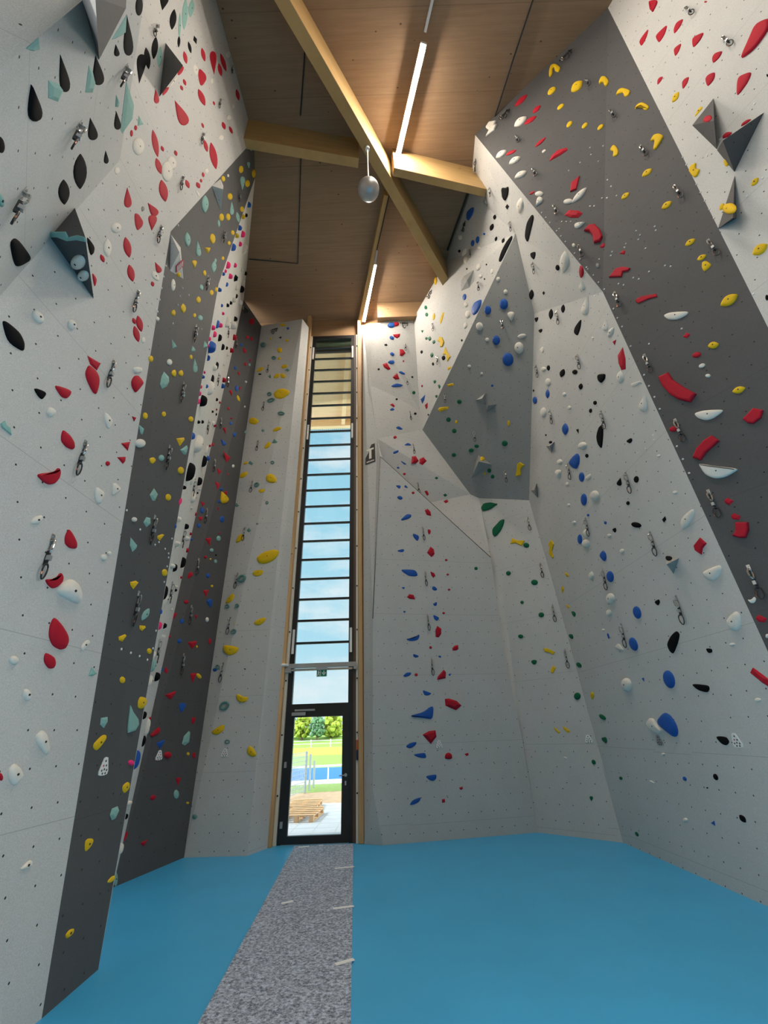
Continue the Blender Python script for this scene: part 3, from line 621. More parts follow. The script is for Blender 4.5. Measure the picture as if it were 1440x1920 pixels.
HOLDS = """0 | 2 2 1 -2828 3006 13970 -27 7 15 27 -81 -47 -188 ; 0 1 2 -2800 3565 13821 -27 7 10 83 -27 -45 -171 ; 0 1 2 -2823 2968 13379 -27 7 11 131 22 -38 -179 ; 2 2 0 -2793 3540 13159 -27 7 10 25 -37 -30 -101 ; 0 1 2 -2819 2954 12958 -27 7 10 80 -40 -37 -157 ; 0 0 3 -2823 2776 12631 -27 7 16 -98 203 60 238 ; 2 2 1 -2787 3511 12539 -27 7 15 24 -71 -54 -162 ; 0 1 1 -2779 3659 12422 -27 7 10 73 38 -30 -112 ; 5 1 2 -2853 2058 12280 -27 7 12 48 -243 -37 -166 ; 2 2 1 -2813 2881 12153 -27 7 10 24 -57 -25 -89 ; 0 1 2 -2828 2546 12129 -27 7 10 74 -37 -28 -132 ; 0 1 1 -2784 3451 12013 -27 7 10 60 9 -36 -131 ; 1 5 1 -2836 2325 11919 -27 7 10 46 -10 -22 -119 ; 0 1 0 -2800 3078 11836 -27 7 10 30 2 -16 -64 ; 5 1 3 -2849 2020 11800 -27 7 12 94 -334 -34 -156 ; 0 7 2 -2816 2679 11610 -27 7 12 -108 35 51 300 96 226 66 -152 17 -261 -78 -191 ; 2 2 1 -2778 3479 11590 -27 7 16 26 -45 -54 -158 ; 1 1 2 -2832 2300 11470 -27 7 10 59 -29 -17 -88 ; 2 2 2 -2820 2533 11396 -27 7 12 53 -30 -28 -125 ; 5 1 3 -2843 2035 11319 -27 7 10 78 -245 -15 -68 ; 0 1 2 -2805 2813 11219 -27 7 13 114 30 -38 -169 ; 1 1 3 -2845 1927 11098 -27 7 13 52 -227 -37 -155 ; 0 1 2 -2827 2308 11062 -27 7 10 59 -43 -23 -107 ; 1 1 2 -2835 2129 11013 -27 7 10 35 -112 -17 -69 ; 1 0 2 -2852 1738 10918 -27 7 16 -30 176 43 179 ; 0 1 3 -2770 3434 10764 -27 7 16 149 -114 -72 -210 ; 0 1 1 -2790 3016 10755 -27 7 10 35 2 -17 -64 ; 0 2 2 -2820 2334 10621 -27 7 10 -7 -195 -27 -60 ; 0 1 1 -2814 2456 10610 -27 7 10 37 1 -15 -73 ; 0 1 2 -2778 3209 10542 -27 7 10 74 -28 -34 -111 ; 0 1 1 -2812 2451 10380 -27 7 10 31 7 -13 -65 ; 2 1 2 -2816 2308 10134 -27 7 10 -16 -260 -16 -30 ; 2 2 1 -2765 3386 10122 -27 7 11 27 -24 -36 -99 ; 5 1 3 -2827 2014 9937 -27 7 10 53 -184 -27 -100 ; 0 0 3 -2800 2588 9926 -27 7 20 154 48 -52 -239 ; 0 1 1 -2764 3343 9892 -27 7 10 26 -24 -24 -66 ; 1 1 3 -2831 1917 9881 -27 7 11 53 -208 -32 -118 ; 0 1 0 -2762 3341 9692 -27 7 10 19 -18 -22 -59 ; 0 3 2 -2812 2277 9669 -27 7 10 -12 -181 -30 -52 ; 0 1 1 -2760 3314 9487 -27 7 10 49 15 -28 -93 ; 1 1 3 -2827 1907 9466 -27 7 10 73 -102 -25 -113 ; 2 7 1 -2757 3355 9327 -27 7 10 -88 -55 41 85 49 -29 ; 0 0 2 -2810 2200 9246 -27 7 10 47 -76 -26 -95 ; 0 1 1 -2782 2756 9112 -27 7 10 30 -8 -18 -61 ; 1 0 3 -2823 1905 9111 -27 7 16 -63 247 44 145 ; 0 1 1 -2765 3117 9074 -27 7 10 54 -4 -27 -84 ; 0 1 0 -2781 2743 8902 -27 7 10 16 -8 -12 -40 ; 2 2 2 -2779 2758 8830 -27 7 21 58 -49 -53 -159 ; 0 1 1 -2787 2556 8716 -27 7 10 29 -5 -15 -54 ; 0 1 3 -2791 2444 8564 -27 7 11 104 -108 -32 -103 ; 2 2 3 -2777 2739 8548 -27 7 26 63 -132 -72 -182 ; 5 8 2 -2801 2172 8394 -27 7 12 -45 45 46 72 0 -115 ; 0 1 2 -2781 2605 8361 -27 7 10 75 -35 -30 -98 ; 0 2 0 -2800 2161 8203 -27 7 10 13 -33 -13 -39 ; 0 1 3 -2769 2796 8164 -27 7 15 88 -88 -52 -137 ; 2 2 2 -2792 2280 8045 -27 7 24 51 -90 -55 -158 ; 0 2 1 -2798 2150 8026 -27 7 10 16 -41 -12 -35 ; 0 0 2 -2765 2749 7615 -27 7 13 89 35 -29 -116 ; 0 0 2 -2760 2817 7441 -27 7 14 -31 119 58 104 ; 8 2 0 -2768 2633 7389 -27 7 10 16 -20 -16 -39 ; 5 8 3 -2438 1734 7350 392 -33 13 -333 -223 41 242 195 292 228 -18 153 -119 ; 2 2 1 -2787 2197 7259 -27 7 10 18 -43 -23 -56 ; 0 0 3 -2775 2419 7179 -27 7 11 52 -106 -37 -84 ; 0 7 2 -2764 2645 7128 -27 7 10 -86 15 -34 100 58 116 70 35 33 -140 -31 -99 ; 1 2 3 -1881 1029 7125 392 -33 10 75 38 -25 -114 ; 1 0 2 -2445 1715 7045 392 -33 10 123 92 -43 -121 ; 0 0 2 -2740 3109 7000 -27 7 10 63 -7 -30 -76 ; 1 0 3 -1994 1151 6936 392 -33 11 182 140 -35 -151 ; 5 8 2 -2319 1550 6933 392 -33 12 -83 -66 9 61 65 64 30 -33 ; 1 0 2 -2632 1928 6866 392 -33 10 91 54 -36 -84 ; 2 1 2 -2738 3118 6839 -27 7 13 72 9 -27 -75 ; 5 8 3 -1939 1063 6716 392 -33 12 -76 84 55 150 32 -129 18 -213 ; 0 1 1 -2736 3119 6681 -27 7 10 22 -18 -21 -41 ; 1 0 2 -2025 1165 6667 392 -33 10 54 45 -17 -72 ; 2 2 2 -2767 2444 6614 -27 7 19 28 -48 -46 -96 ; 0 1 3 -2757 2644 6609 -27 7 11 70 -75 -36 -80 ; 0 1 2 -2747 2800 6387 -27 7 11 61 -62 -36 -73 ; 1 0 3 -2346 1526 6310 392 -33 11 130 92 -45 -131 ; 1 0 3 -2060 1170 6257 392 -33 11 131 98 -34 -135 ; 2 1 2 -2762 2449 6255 -27 7 15 44 -89 -36 -68 ; 1 1 3 -2542 1751 6138 392 -33 15 188 51 -87 -181 ; 5 8 3 -2085 1188 6117 392 -33 12 -129 -77 -62 24 48 125 104 85 48 -83 ; 0 1 1 -2760 2448 6069 -27 7 10 32 -15 -14 -36 ; 1 7 3 -2766 2300 6011 -27 7 10 -87 46 35 63 54 -17 34 -99 ; 0 1 2 -2726 3131 5968 -27 7 10 62 -60 -38 -62 ; 0 1 1 -2729 3049 5907 -27 7 10 29 -15 -18 -35 ; 2 2 1 -2719 3252 5843 -27 7 10 17 -32 -27 -35 ; 0 1 2 -2724 3137 5802 -27 7 10 64 -56 -35 -57 ; 1 1 3 -2564 1746 5788 392 -33 12 135 37 -68 -133 ; 0 7 2 -2755 2465 5746 -27 7 10 -59 42 24 43 35 -85 ; 1 0 3 -1973 1001 5570 392 -33 10 134 79 -22 -89 ; 5 8 3 -2016 1042 5441 392 -33 12 -97 -109 -28 48 39 147 87 70 10 -94 ; 2 7 1 -2711 3306 5417 -27 7 24 -75 -42 -10 43 55 90 70 30 -31 -84 ; 0 7 2 -2707 3355 5264 -27 7 26 -83 -57 -70 43 -9 114 97 110 70 9 25 -129 -56 -102 ; 1 0 3 -2007 1003 5128 392 -33 24 119 43 -28 -94 ; 5 8 2 -1817 769 5114 392 -33 12 -14 -105 -26 47 34 74 16 -28 ; 2 2 2 -2747 2447 5066 -27 7 26 31 -24 -23 -45 ; 1 7 3 -2635 1759 4964 392 -33 26 -192 -149 -171 -47 161 199 205 194 113 -35 15 -90 ; 0 8 2 -2730 2788 4956 -27 7 12 -93 -2 66 71 55 -38 -34 -51 ; 0 8 0 -2696 3469 4857 -27 7 12 -38 -1 27 35 11 -34 ; 2 2 2 -2757 2178 4812 -27 7 27 49 -12 -14 -47 ; 0 7 3 -2726 2833 4795 -27 7 25 -93 99 8 113 63 80 88 3 99 -105 53 -124 -56 -67 -96 -17 ; 1 2 2 -2073 1046 4717 392 -33 11 49 7 -15 -39 ; 5 2 2 -2285 1305 4705 392 -33 11 59 19 -15 -35 ; 2 7 2 -2708 3152 4559 -27 7 20 -73 43 -37 60 49 48 63 -3 43 -81 -52 -26 ; 0 8 1 -2691 3475 4498 -27 7 12 -77 -31 37 75 42 -42 ; 1 7 3 -2757 2095 4477 -27 7 25 -114 27 -91 58 22 72 91 26 112 -44 -17 -82 ; 0 7 2 -2731 2619 4424 -27 7 18 -105 -17 25 60 67 72 72 32 53 -31 -1 -60 ; 0 8 1 -2689 3479 4320 -27 7 12 -74 -24 35 59 46 12 26 -38 ; 1 7 2 -2737 2451 4243 -27 7 15 -62 -11 -43 15 30 48 47 33 34 -39 -11 -38 ; 2 7 1 -2729 2588 4172 -27 7 21 -39 10 -12 40 38 43 41 14 15 -45 -33 -40 ; 0 2 0 -2695 3316 4157 -27 7 14 25 17 9 -22 ; 0 7 3 -2717 2824 4058 -27 7 22 -79 59 -3 63 68 33 93 -12 73 -47 7 -65 -53 -49 -72 -3 ; 2 7 2 -2683 3507 3980 -27 7 23 -59 25 -28 58 62 47 66 16 -3 -76 -24 -77 ; 2 7 2 -2689 3334 3804 -27 7 26 -69 34 -54 64 42 63 63 27 47 -66 0 -82 -46 -36 ; 5 8 2 -2737 2330 3793 -27 7 12 -44 2 -28 38 -7 19 25 19 55 -26 -31 -18 ; 0 7 3 -2713 2795 3664 -27 7 22 -122 -49 21 63 38 122 70 95 80 35 59 -26 15 -64 -42 -70 ; 2 2 0 -2668 3665 3352 -27 7 16 7 -17 -26 -10 ; 2 7 2 -2707 2828 3288 -27 7 20 -47 -27 -19 25 23 58 43 35 30 -22 -31 -52 ; 2 2 1 -2670 3612 3287 -27 7 22 15 -27 -35 -16 ; 0 7 3 -2690 3191 3277 -27 7 21 -57 88 11 55 79 4 92 -41 18 -68 -46 -51 -70 9 ; 0 7 2 -2686 3176 2905 -27 7 19 -100 -13 -5 19 22 90 62 58 68 18 38 -33 -1 -61 -56 -47 ; 2 7 3 -2677 3352 2878 -27 7 54 -60 83 -22 99 53 82 133 3 138 -64 99 -79 -105 -59 -136 -36 -119 22 ; 0 7 3 -2671 3374 2520 -27 7 31 -96 129 8 80 97 20 129 -29 120 -84 66 -105 -23 -86 -89 -24 -111 61 ; 2 7 2 -2656 3691 2499 -27 7 14 -44 -29 -19 24 17 51 52 28 27 -1 -10 -56 ; 0 7 2 -2669 3372 2321 -27 7 20 -70 58 32 36 68 -7 67 -47 12 -56 -57 -10 ; 5 8 1 -2645 3875 2294 -27 7 12 -28 42 59 1 14 -28 -37 -30 ; 2 2 1 -2683 3059 2282 -27 7 24 18 -27 -30 -9 ; 2 2 2 -2671 3266 2069 -27 7 23 25 -37 -31 -6 ; 2 7 3 -2654 3548 1761 -27 7 26 -45 83 11 57 71 -28 91 -74 66 -92 -13 -39 -73 7 -85 45 ; 2 7 3 -2659 3385 1564 -27 7 27 -41 73 20 43 71 -8 66 -42 23 -72 -40 -27 -70 32 ; 0 2 1 -2664 3275 1560 -27 7 10 18 -24 -14 -2 ; 2 7 2 -2635 3742 987 -27 7 14 -62 -8 11 31 46 10 45 -17 -32 -21
1 | 3 2 1 -2918 5047 14012 146 -11 22 83 -21 -120 -283 ; 5 0 1 -2771 4431 13738 82 -16 32 -51 54 111 295 ; 5 0 1 -2813 4585 13287 146 -11 17 -68 -17 82 205 ; 3 2 1 -2880 4822 13014 146 -11 26 64 -21 -134 -303 ; 3 2 1 -2792 4321 12444 82 -16 22 39 -63 -77 -185 ; 5 0 2 -2825 4542 12379 82 -16 25 -75 116 91 205 ; 3 2 1 -2925 4924 12128 146 -11 21 50 -19 -112 -228 ; 5 1 2 -2908 4817 11580 146 -11 19 142 71 -90 -190 ; 2 2 0 -2771 3948 11294 82 -16 12 21 -14 -26 -65 ; 3 2 1 -2816 4237 11158 82 -16 24 38 -44 -79 -172 ; 5 0 2 -2845 4434 11145 82 -16 19 87 -72 -66 -140 ; 3 2 0 -2910 4773 10914 146 -11 18 46 -4 -88 -166 ; 3 2 1 -2765 3832 10902 82 -16 17 37 -20 -49 -120 ; 3 2 1 -2851 4402 10754 82 -16 21 44 -41 -71 -144 ; 3 2 0 -2910 4738 10481 146 -11 15 38 -8 -75 -136 ; 3 2 1 -2833 4182 10303 82 -16 21 41 -49 -69 -139 ; 5 1 1 -2837 4163 10058 82 -16 11 48 -34 -37 -74 ; 3 2 0 -2915 4672 9859 82 -16 12 22 -26 -46 -78 ; 5 1 2 -2770 3591 9513 82 -16 29 76 -116 -83 -172 ; 3 2 1 -2847 4126 9505 82 -16 23 58 -50 -73 -139 ; 5 1 0 -2895 4438 9388 82 -16 10 17 -44 -36 -57 ; 5 1 2 -2901 4447 9215 82 -16 22 44 -100 -78 -121 ; 3 4 1 -2854 4096 9092 82 -16 25 -30 38 80 140 ; 3 2 0 -2938 4755 9033 50 21 15 22 -37 -60 -92 ; 3 2 0 -2911 4588 8694 50 21 17 25 -38 -66 -100 ; 3 3 1 -2878 4222 8670 50 21 17 28 -35 -61 -101 ; 5 0 2 -2827 3822 8669 82 -16 20 95 -59 -58 -109 ; 5 1 2 -2791 3499 8325 82 -16 22 70 -67 -59 -111 ; 3 0 1 -2833 3853 8312 50 21 18 -28 54 59 99 ; 5 1 1 -2862 4212 8273 50 21 14 41 -20 -49 -83 ; 3 1 1 -2849 4204 7941 50 21 18 24 -55 -66 -94 ; 5 2 1 -2858 4385 7746 50 21 18 35 -24 -66 -96 ; 3 2 0 -2834 4192 7549 50 21 12 14 -32 -42 -57 ; 5 4 1 -2880 4723 7540 50 21 21 40 -33 -82 -106 ; 3 1 1 -2792 3844 7231 50 21 18 35 -58 -59 -85 ; 2 2 2 -2759 3474 7204 50 21 18 35 -78 -41 -63 ; 5 0 1 -2829 4365 7003 50 21 15 33 -25 -55 -71 ; 3 3 1 -2762 3650 6866 50 21 18 18 -40 -56 -76 ; 5 0 2 -2837 4529 6829 50 21 17 60 -85 -67 -76 ; 3 2 0 -2821 4355 6815 50 21 11 19 -29 -39 -46 ; 5 4 1 -2761 3815 6459 50 21 17 58 -15 -49 -73 ; 2 1 0 -2722 3358 6352 24 15 15 21 -18 -27 -43 ; 3 3 1 -2787 4183 6297 50 21 21 25 -35 -75 -84 ; 2 2 1 -2749 3826 6120 50 21 22 23 -32 -53 -62 ; 3 3 1 -2765 4006 6110 50 21 20 20 -46 -70 -74 ; 5 1 0 -2792 4350 6046 50 21 16 45 6 -44 -64 ; 3 2 1 -2821 4731 5936 50 21 19 21 -37 -76 -66 ; 5 8 2 -2736 3819 5779 50 21 21 -63 95 73 143 110 96 81 -18 -12 -151 -76 -142 -86 -21 ; 3 2 1 -2710 3447 5754 24 15 13 18 -33 -36 -42 ; 3 8 1 -2785 4550 5394 50 21 16 -133 -64 84 123 112 103 9 -86 ; 3 2 0 -2736 3985 5374 50 21 13 16 -29 -45 -41 ; 5 8 1 -2800 4725 5362 50 21 17 -131 -93 41 120 88 104 68 -31 -8 -77 ; 3 2 1 -2699 3625 5031 24 15 14 20 -33 -39 -36 ; 3 2 1 -2787 4728 5021 50 21 21 25 -43 -84 -58 ; 5 8 1 -2694 3626 4829 24 15 12 -69 18 39 46 41 -35 5 -51 ; 5 2 1 -2730 4158 4823 50 21 17 16 -36 -61 -44 ; 2 2 1 -2691 3663 4669 24 15 36 24 -42 -76 -61 ; 3 7 1 -2708 3974 4657 50 21 13 -75 -22 9 56 81 61 17 -50 -55 -55 ; 7 1 1 -2787 4895 4623 50 21 10 -9 -62 -44 -19 ; 3 2 1 -2750 4530 4476 50 21 18 24 -36 -68 -42 ; 5 8 2 -2713 4175 4301 50 21 15 -29 77 89 60 54 -46 0 -77 -90 -51 ; 4 2 0 -2772 4886 4237 50 21 10 8 -28 -23 -10 ; 5 8 1 -2698 4164 3941 50 21 15 -44 39 43 71 82 16 4 -66 -79 -46 ; 3 8 1 -2730 4537 3924 50 21 11 -79 -23 30 53 91 69 4 -49 -67 -49 ; 2 2 0 -2679 3904 3838 24 15 19 13 -22 -42 -23 ; 5 8 2 -2676 3995 3579 24 15 12 -77 56 76 29 71 -7 18 -69 -50 -26 ; 3 2 1 -2742 4825 3570 50 21 17 18 -40 -71 -25 ; 3 8 1 -2674 4177 3208 24 15 13 -77 -2 20 46 79 44 13 -51 -55 -31 ; 4 1 0 -2734 4927 3111 50 21 10 9 -30 -31 -7 ; 5 1 2 -2697 4558 2985 50 21 17 -54 -83 -64 0 ; 3 8 1 -2691 4547 2835 50 21 11 -72 10 59 34 79 17 7 -35 -57 -23 ; 3 8 1 -2661 4195 2658 24 15 11 -69 -5 35 44 68 32 16 -35 -47 -33 ; 3 2 1 -2707 4815 2634 50 21 14 16 -29 -56 -10 ; 3 2 1 -2658 4365 2283 24 15 14 12 -30 -47 -4 ; 3 7 2 -2692 4874 2106 50 21 19 -73 59 70 55 128 9 40 -62 -76 -58 -101 5 ; 5 8 3 -2673 4734 1920 50 21 18 -117 147 -40 95 111 28 147 -26 95 -81 -53 -103 -79 -47 ; 5 8 2 -2642 4214 1909 24 15 13 -61 30 41 42 60 1 21 -51 -47 -25 ; 3 7 2 -2638 4222 1743 24 15 16 -88 -7 14 60 76 60 96 32 39 -28 -17 -68 -80 -40 ; 7 2 1 -2673 4884 1548 50 21 15 65 -16 -20 -21 ; 3 7 2 -2664 4873 1339 50 21 12 -79 24 9 48 71 27 80 -15 -3 -55 -70 -16 ; 5 8 2 -2645 4732 1150 50 21 15 -66 43 40 48 87 7 47 -47 -21 -53 -78 -7 ; 3 7 2 -2626 4407 979 24 15 12 -64 30 -29 44 37 33 71 12 45 -29 -25 -54 ; 3 7 1 -2643 4931 620 50 21 11 -77 7 -8 25 58 16 73 -15 -2 -24 -70 -8 ; 3 7 2 -2612 4422 414 24 15 10 -56 11 -17 27 49 15 57 -16 -15 -27 -46 -11
102 | 2 2 2 -2678 2289 5530 -1775 -651 36 -63 48 -22 80 ; 2 2 2 -2629 2155 5510 -1775 -651 43 -80 63 -25 97 ; 5 8 3 -2566 1930 5485 -1775 -651 12 -4 178 42 -18 -1 -14 44 -139 49 -222 9 -211 -2 -103 -42 30 -34 126 -59 231
2 | 1 2 0 -3857 7420 13835 219 -17 66 0 -73 44 0 ; 2 2 1 -3895 7487 13517 219 -17 65 0 -94 44 0 ; 1 2 1 -3870 7386 13049 219 -17 103 0 -129 69 0 ; 4 2 1 -3022 5287 13092 219 -17 76 0 -90 50 0 ; 2 2 2 -3403 6219 12941 219 -17 94 0 -195 62 0 ; 2 2 1 -3971 7636 12829 198 0 105 0 -88 70 0 ; 2 2 0 -3587 6661 12764 219 -17 59 0 -59 40 0 ; 1 2 0 -3057 5347 12750 219 -17 53 0 -59 35 0 ; 7 2 1 -3141 5516 12281 219 -17 85 0 -101 57 0 ; 3 2 1 -2968 5075 12141 219 -17 64 0 -67 43 0 ; 1 1 1 -3718 6933 12062 198 0 47 0 -92 31 0 ; 7 2 1 -3174 5574 11975 219 -17 63 0 -70 42 0 ; 2 2 1 -3583 6583 11901 219 -17 73 0 -102 49 0 ; 1 2 0 -3896 7426 11820 198 0 86 0 -75 57 0 ; 0 2 1 -4067 7902 11680 198 0 102 0 -92 68 0 ; 4 1 1 -2976 5056 11649 219 -17 71 0 -82 47 0 ; 1 4 1 -3395 6085 11528 219 -17 75 0 -97 50 0 ; 2 2 1 -3801 7163 11221 198 0 144 0 -106 96 0 ; 2 1 1 -3592 6584 11396 198 0 90 0 -70 60 0 ; 7 2 1 -3240 5684 11334 219 -17 57 0 -68 38 0 ; 3 2 0 -2968 5003 11251 219 -17 69 0 -48 46 0 ; 0 2 0 -4054 7862 11109 198 0 99 0 -62 66 0 ; 1 2 0 -3493 6308 10889 198 0 55 0 -47 37 0 ; 4 1 2 -2980 4998 10811 219 -17 75 0 -127 50 0 ; 7 1 1 -3182 5481 10600 219 -17 74 0 -77 49 0 ; 1 1 2 -3629 6682 10644 198 0 43 0 -145 30 0 ; 2 2 0 -3922 7496 10517 198 0 51 0 -51 34 0 ; 2 2 2 -3517 6372 10293 198 0 94 0 -177 63 0 ; 1 2 0 -3382 5999 10361 198 0 56 0 -45 37 0 ; 1 2 0 -3788 7123 10314 198 0 44 0 -55 30 0 ; 7 1 2 -3001 4998 10191 219 -17 72 0 -111 48 0 ; 4 1 1 -3175 5433 10234 219 -17 41 0 -73 30 0 ; 7 1 0 -2998 4972 9949 219 -17 39 0 -50 30 0 ; 0 2 0 -3965 7613 9741 198 0 91 0 -63 61 0 ; 2 2 0 -3827 7230 9870 198 0 44 0 -48 30 0 ; 7 2 0 -3282 5719 9695 198 0 49 0 -31 33 0 ; 4 1 0 -2969 4879 9705 219 -17 43 0 -49 30 0 ; 4 2 0 -3984 7665 9586 198 0 79 0 -69 53 0 ; 1 2 1 -3571 6519 9628 198 0 61 0 -96 41 0 ; 4 1 0 -3183 5443 9560 198 0 40 0 -45 30 0 ; 7 2 0 -3271 5689 9285 198 0 70 0 -56 47 0 ; 4 2 0 -2985 4893 9240 198 0 59 0 -37 39 0 ; 1 2 1 -3357 5927 9198 198 0 64 0 -99 43 0 ; 0 2 0 -4035 7806 9168 198 0 40 0 -31 30 0 ; 4 1 2 -3184 5445 8988 198 0 53 0 -124 35 0 ; 1 1 2 -3494 6304 8783 198 0 57 0 -127 38 0 ; 1 4 0 -3831 7241 8740 198 0 45 0 -40 30 0 ; 0 2 0 -3942 7549 8703 198 0 30 0 -24 30 0 ; 7 2 1 -3162 5383 8621 198 0 58 0 -76 39 0 ; 1 2 0 -3977 7644 8639 198 0 34 0 -35 30 0 ; 2 2 1 -3416 6088 8499 198 0 74 0 -77 49 0 ; 7 2 1 -3067 5120 8468 198 0 59 0 -52 40 0 ; 0 1 0 -4002 7714 8354 198 0 64 0 -41 43 0 ; 4 0 2 -3116 5255 8136 198 0 118 0 -138 78 0 ; 2 2 0 -3904 7442 8193 198 0 58 0 -63 38 0 ; 1 1 2 -3437 6147 8184 198 0 54 0 -176 36 0 ; 1 2 0 -3756 7029 8167 198 0 39 0 -27 30 0 ; 2 2 2 -3425 6111 7955 198 0 100 0 -182 67 0 ; 7 1 1 -3042 5051 8079 198 0 44 0 -57 30 0 ; 4 2 1 -3153 5358 7941 198 0 42 0 -68 30 0 ; 7 2 0 -3057 5091 7945 198 0 35 0 -35 30 0 ; 0 2 0 -3973 7631 7687 198 0 41 0 -28 30 0 ; 4 1 0 -3316 5808 7692 198 0 37 0 -49 30 0 ; 7 2 0 -3141 5324 7540 198 0 30 0 -18 30 0 ; 4 2 0 -3985 7665 7363 198 0 69 0 -62 46 0 ; 4 4 0 -3108 5231 7350 198 0 50 0 -34 33 0 ; 2 2 1 -3852 7294 7317 198 0 48 0 -108 32 0 ; 1 2 2 -3254 5636 7166 198 0 107 0 -124 71 0 ; 7 2 0 -3140 5320 7187 198 0 31 0 -34 30 0 ; 1 2 0 -3436 6141 7108 198 0 41 0 -36 30 0 ; 1 1 2 -3816 7194 6942 198 0 86 0 -149 57 0 ; 7 1 1 -3119 5260 6973 198 0 55 0 -59 37 0 ; 7 1 1 -3159 5370 6896 198 0 46 0 -64 31 0 ; 1 4 0 -3309 5788 6810 198 0 42 0 -29 30 0 ; 2 0 3 -3413 6076 6546 198 0 117 0 -196 78 0 ; 1 2 1 -3802 7153 6414 198 0 83 0 -98 55 0 ; 4 1 2 2121 -3680 -1534 283 23 49 0 -93 33 0 ; 2 2 0 -3902 7431 6395 198 0 45 0 -26 30 0 ; 4 3 1 -3187 5447 6212 198 0 75 0 -75 50 0 ; 1 2 0 -3864 7326 6241 198 0 30 0 -20 30 0 ; 2 1 2 -3517 6363 5961 198 0 65 0 -129 44 0 ; 1 1 3 -3353 5906 5805 198 0 118 0 -192 78 0 ; 0 1 0 -3993 7682 5936 198 0 30 0 -42 30 0 ; 2 0 2 -3699 6866 5862 198 0 69 0 -110 46 0 ; 2 2 0 -3751 7011 5702 198 0 34 0 -29 30 0 ; 1 2 0 -3310 5788 5415 198 0 56 0 -33 37 0 ; 0 2 0 -3933 7514 5396 198 0 43 0 -31 30 0 ; 1 2 1 -3673 6794 5199 198 0 66 0 -55 44 0 ; 2 2 0 -3811 7177 5134 198 0 68 0 -48 46 0 ; 7 2 1 441 -800 1215 283 23 34 0 -47 30 0 ; 0 1 0 -3931 7509 5036 198 0 45 0 -49 30 0 ; 2 1 1 -3376 5969 4918 198 0 58 0 -49 39 0 ; 4 2 0 79 -166 1653 283 23 30 0 -21 30 0 ; 1 2 2 -3832 7232 4669 198 0 76 0 -108 50 0 ; 2 2 0 -3478 6252 4609 198 0 82 0 -45 55 0 ; 0 2 0 -3922 7483 4464 198 0 30 0 -23 30 0 ; 1 1 1 -3585 6546 4301 198 0 60 0 -71 40 0 ; 2 2 0 -3497 6303 4238 198 0 65 0 -40 44 0 ; 2 2 0 -3795 7129 4162 198 0 44 0 -26 30 0 ; 1 2 0 -3810 7172 4113 198 0 35 0 -26 30 0 ; 2 2 0 -3837 7245 3780 198 0 30 0 -22 30 0 ; 1 1 2 -3434 6127 3735 198 0 68 0 -118 46 0 ; 2 3 2 -3502 6315 3693 198 0 63 0 -83 42 0 ; 1 5 1 -3678 6803 3392 198 0 46 0 -48 31 0 ; 7 2 1 -3519 6362 3289 198 0 49 0 -61 33 0 ; 2 3 0 -3691 6839 3226 198 0 58 0 -32 39 0 ; 2 1 1 -3537 6412 2860 198 0 42 0 -62 30 0 ; 5 1 2 -3568 6497 2729 198 0 60 0 -93 40 0 ; 1 1 1 -3763 7038 2639 198 0 72 0 -69 48 0 ; 2 0 2 -3584 6540 2525 198 0 55 0 -84 37 0 ; 1 2 1 -3637 6685 2068 198 0 52 0 -54 35 0 ; 0 2 0 -3863 7313 2050 198 0 30 0 -24 30 0 ; 2 2 2 -3815 7181 1924 198 0 55 0 -123 37 0 ; 1 1 1 -3804 7150 1734 198 0 40 0 -75 30 0 ; 4 2 2 -3664 6759 1504 198 0 76 0 -122 51 0 ; 2 2 0 -3766 7041 967 198 0 50 0 -31 33 0 ; 1 2 0 -3772 7057 810 198 0 32 0 -34 30 0 ; 2 2 1 -3784 7089 445 198 0 55 0 -67 36 0
103 | 3 2 0 -2767 3522 7510 244 -159 15 37 0 -31 -57
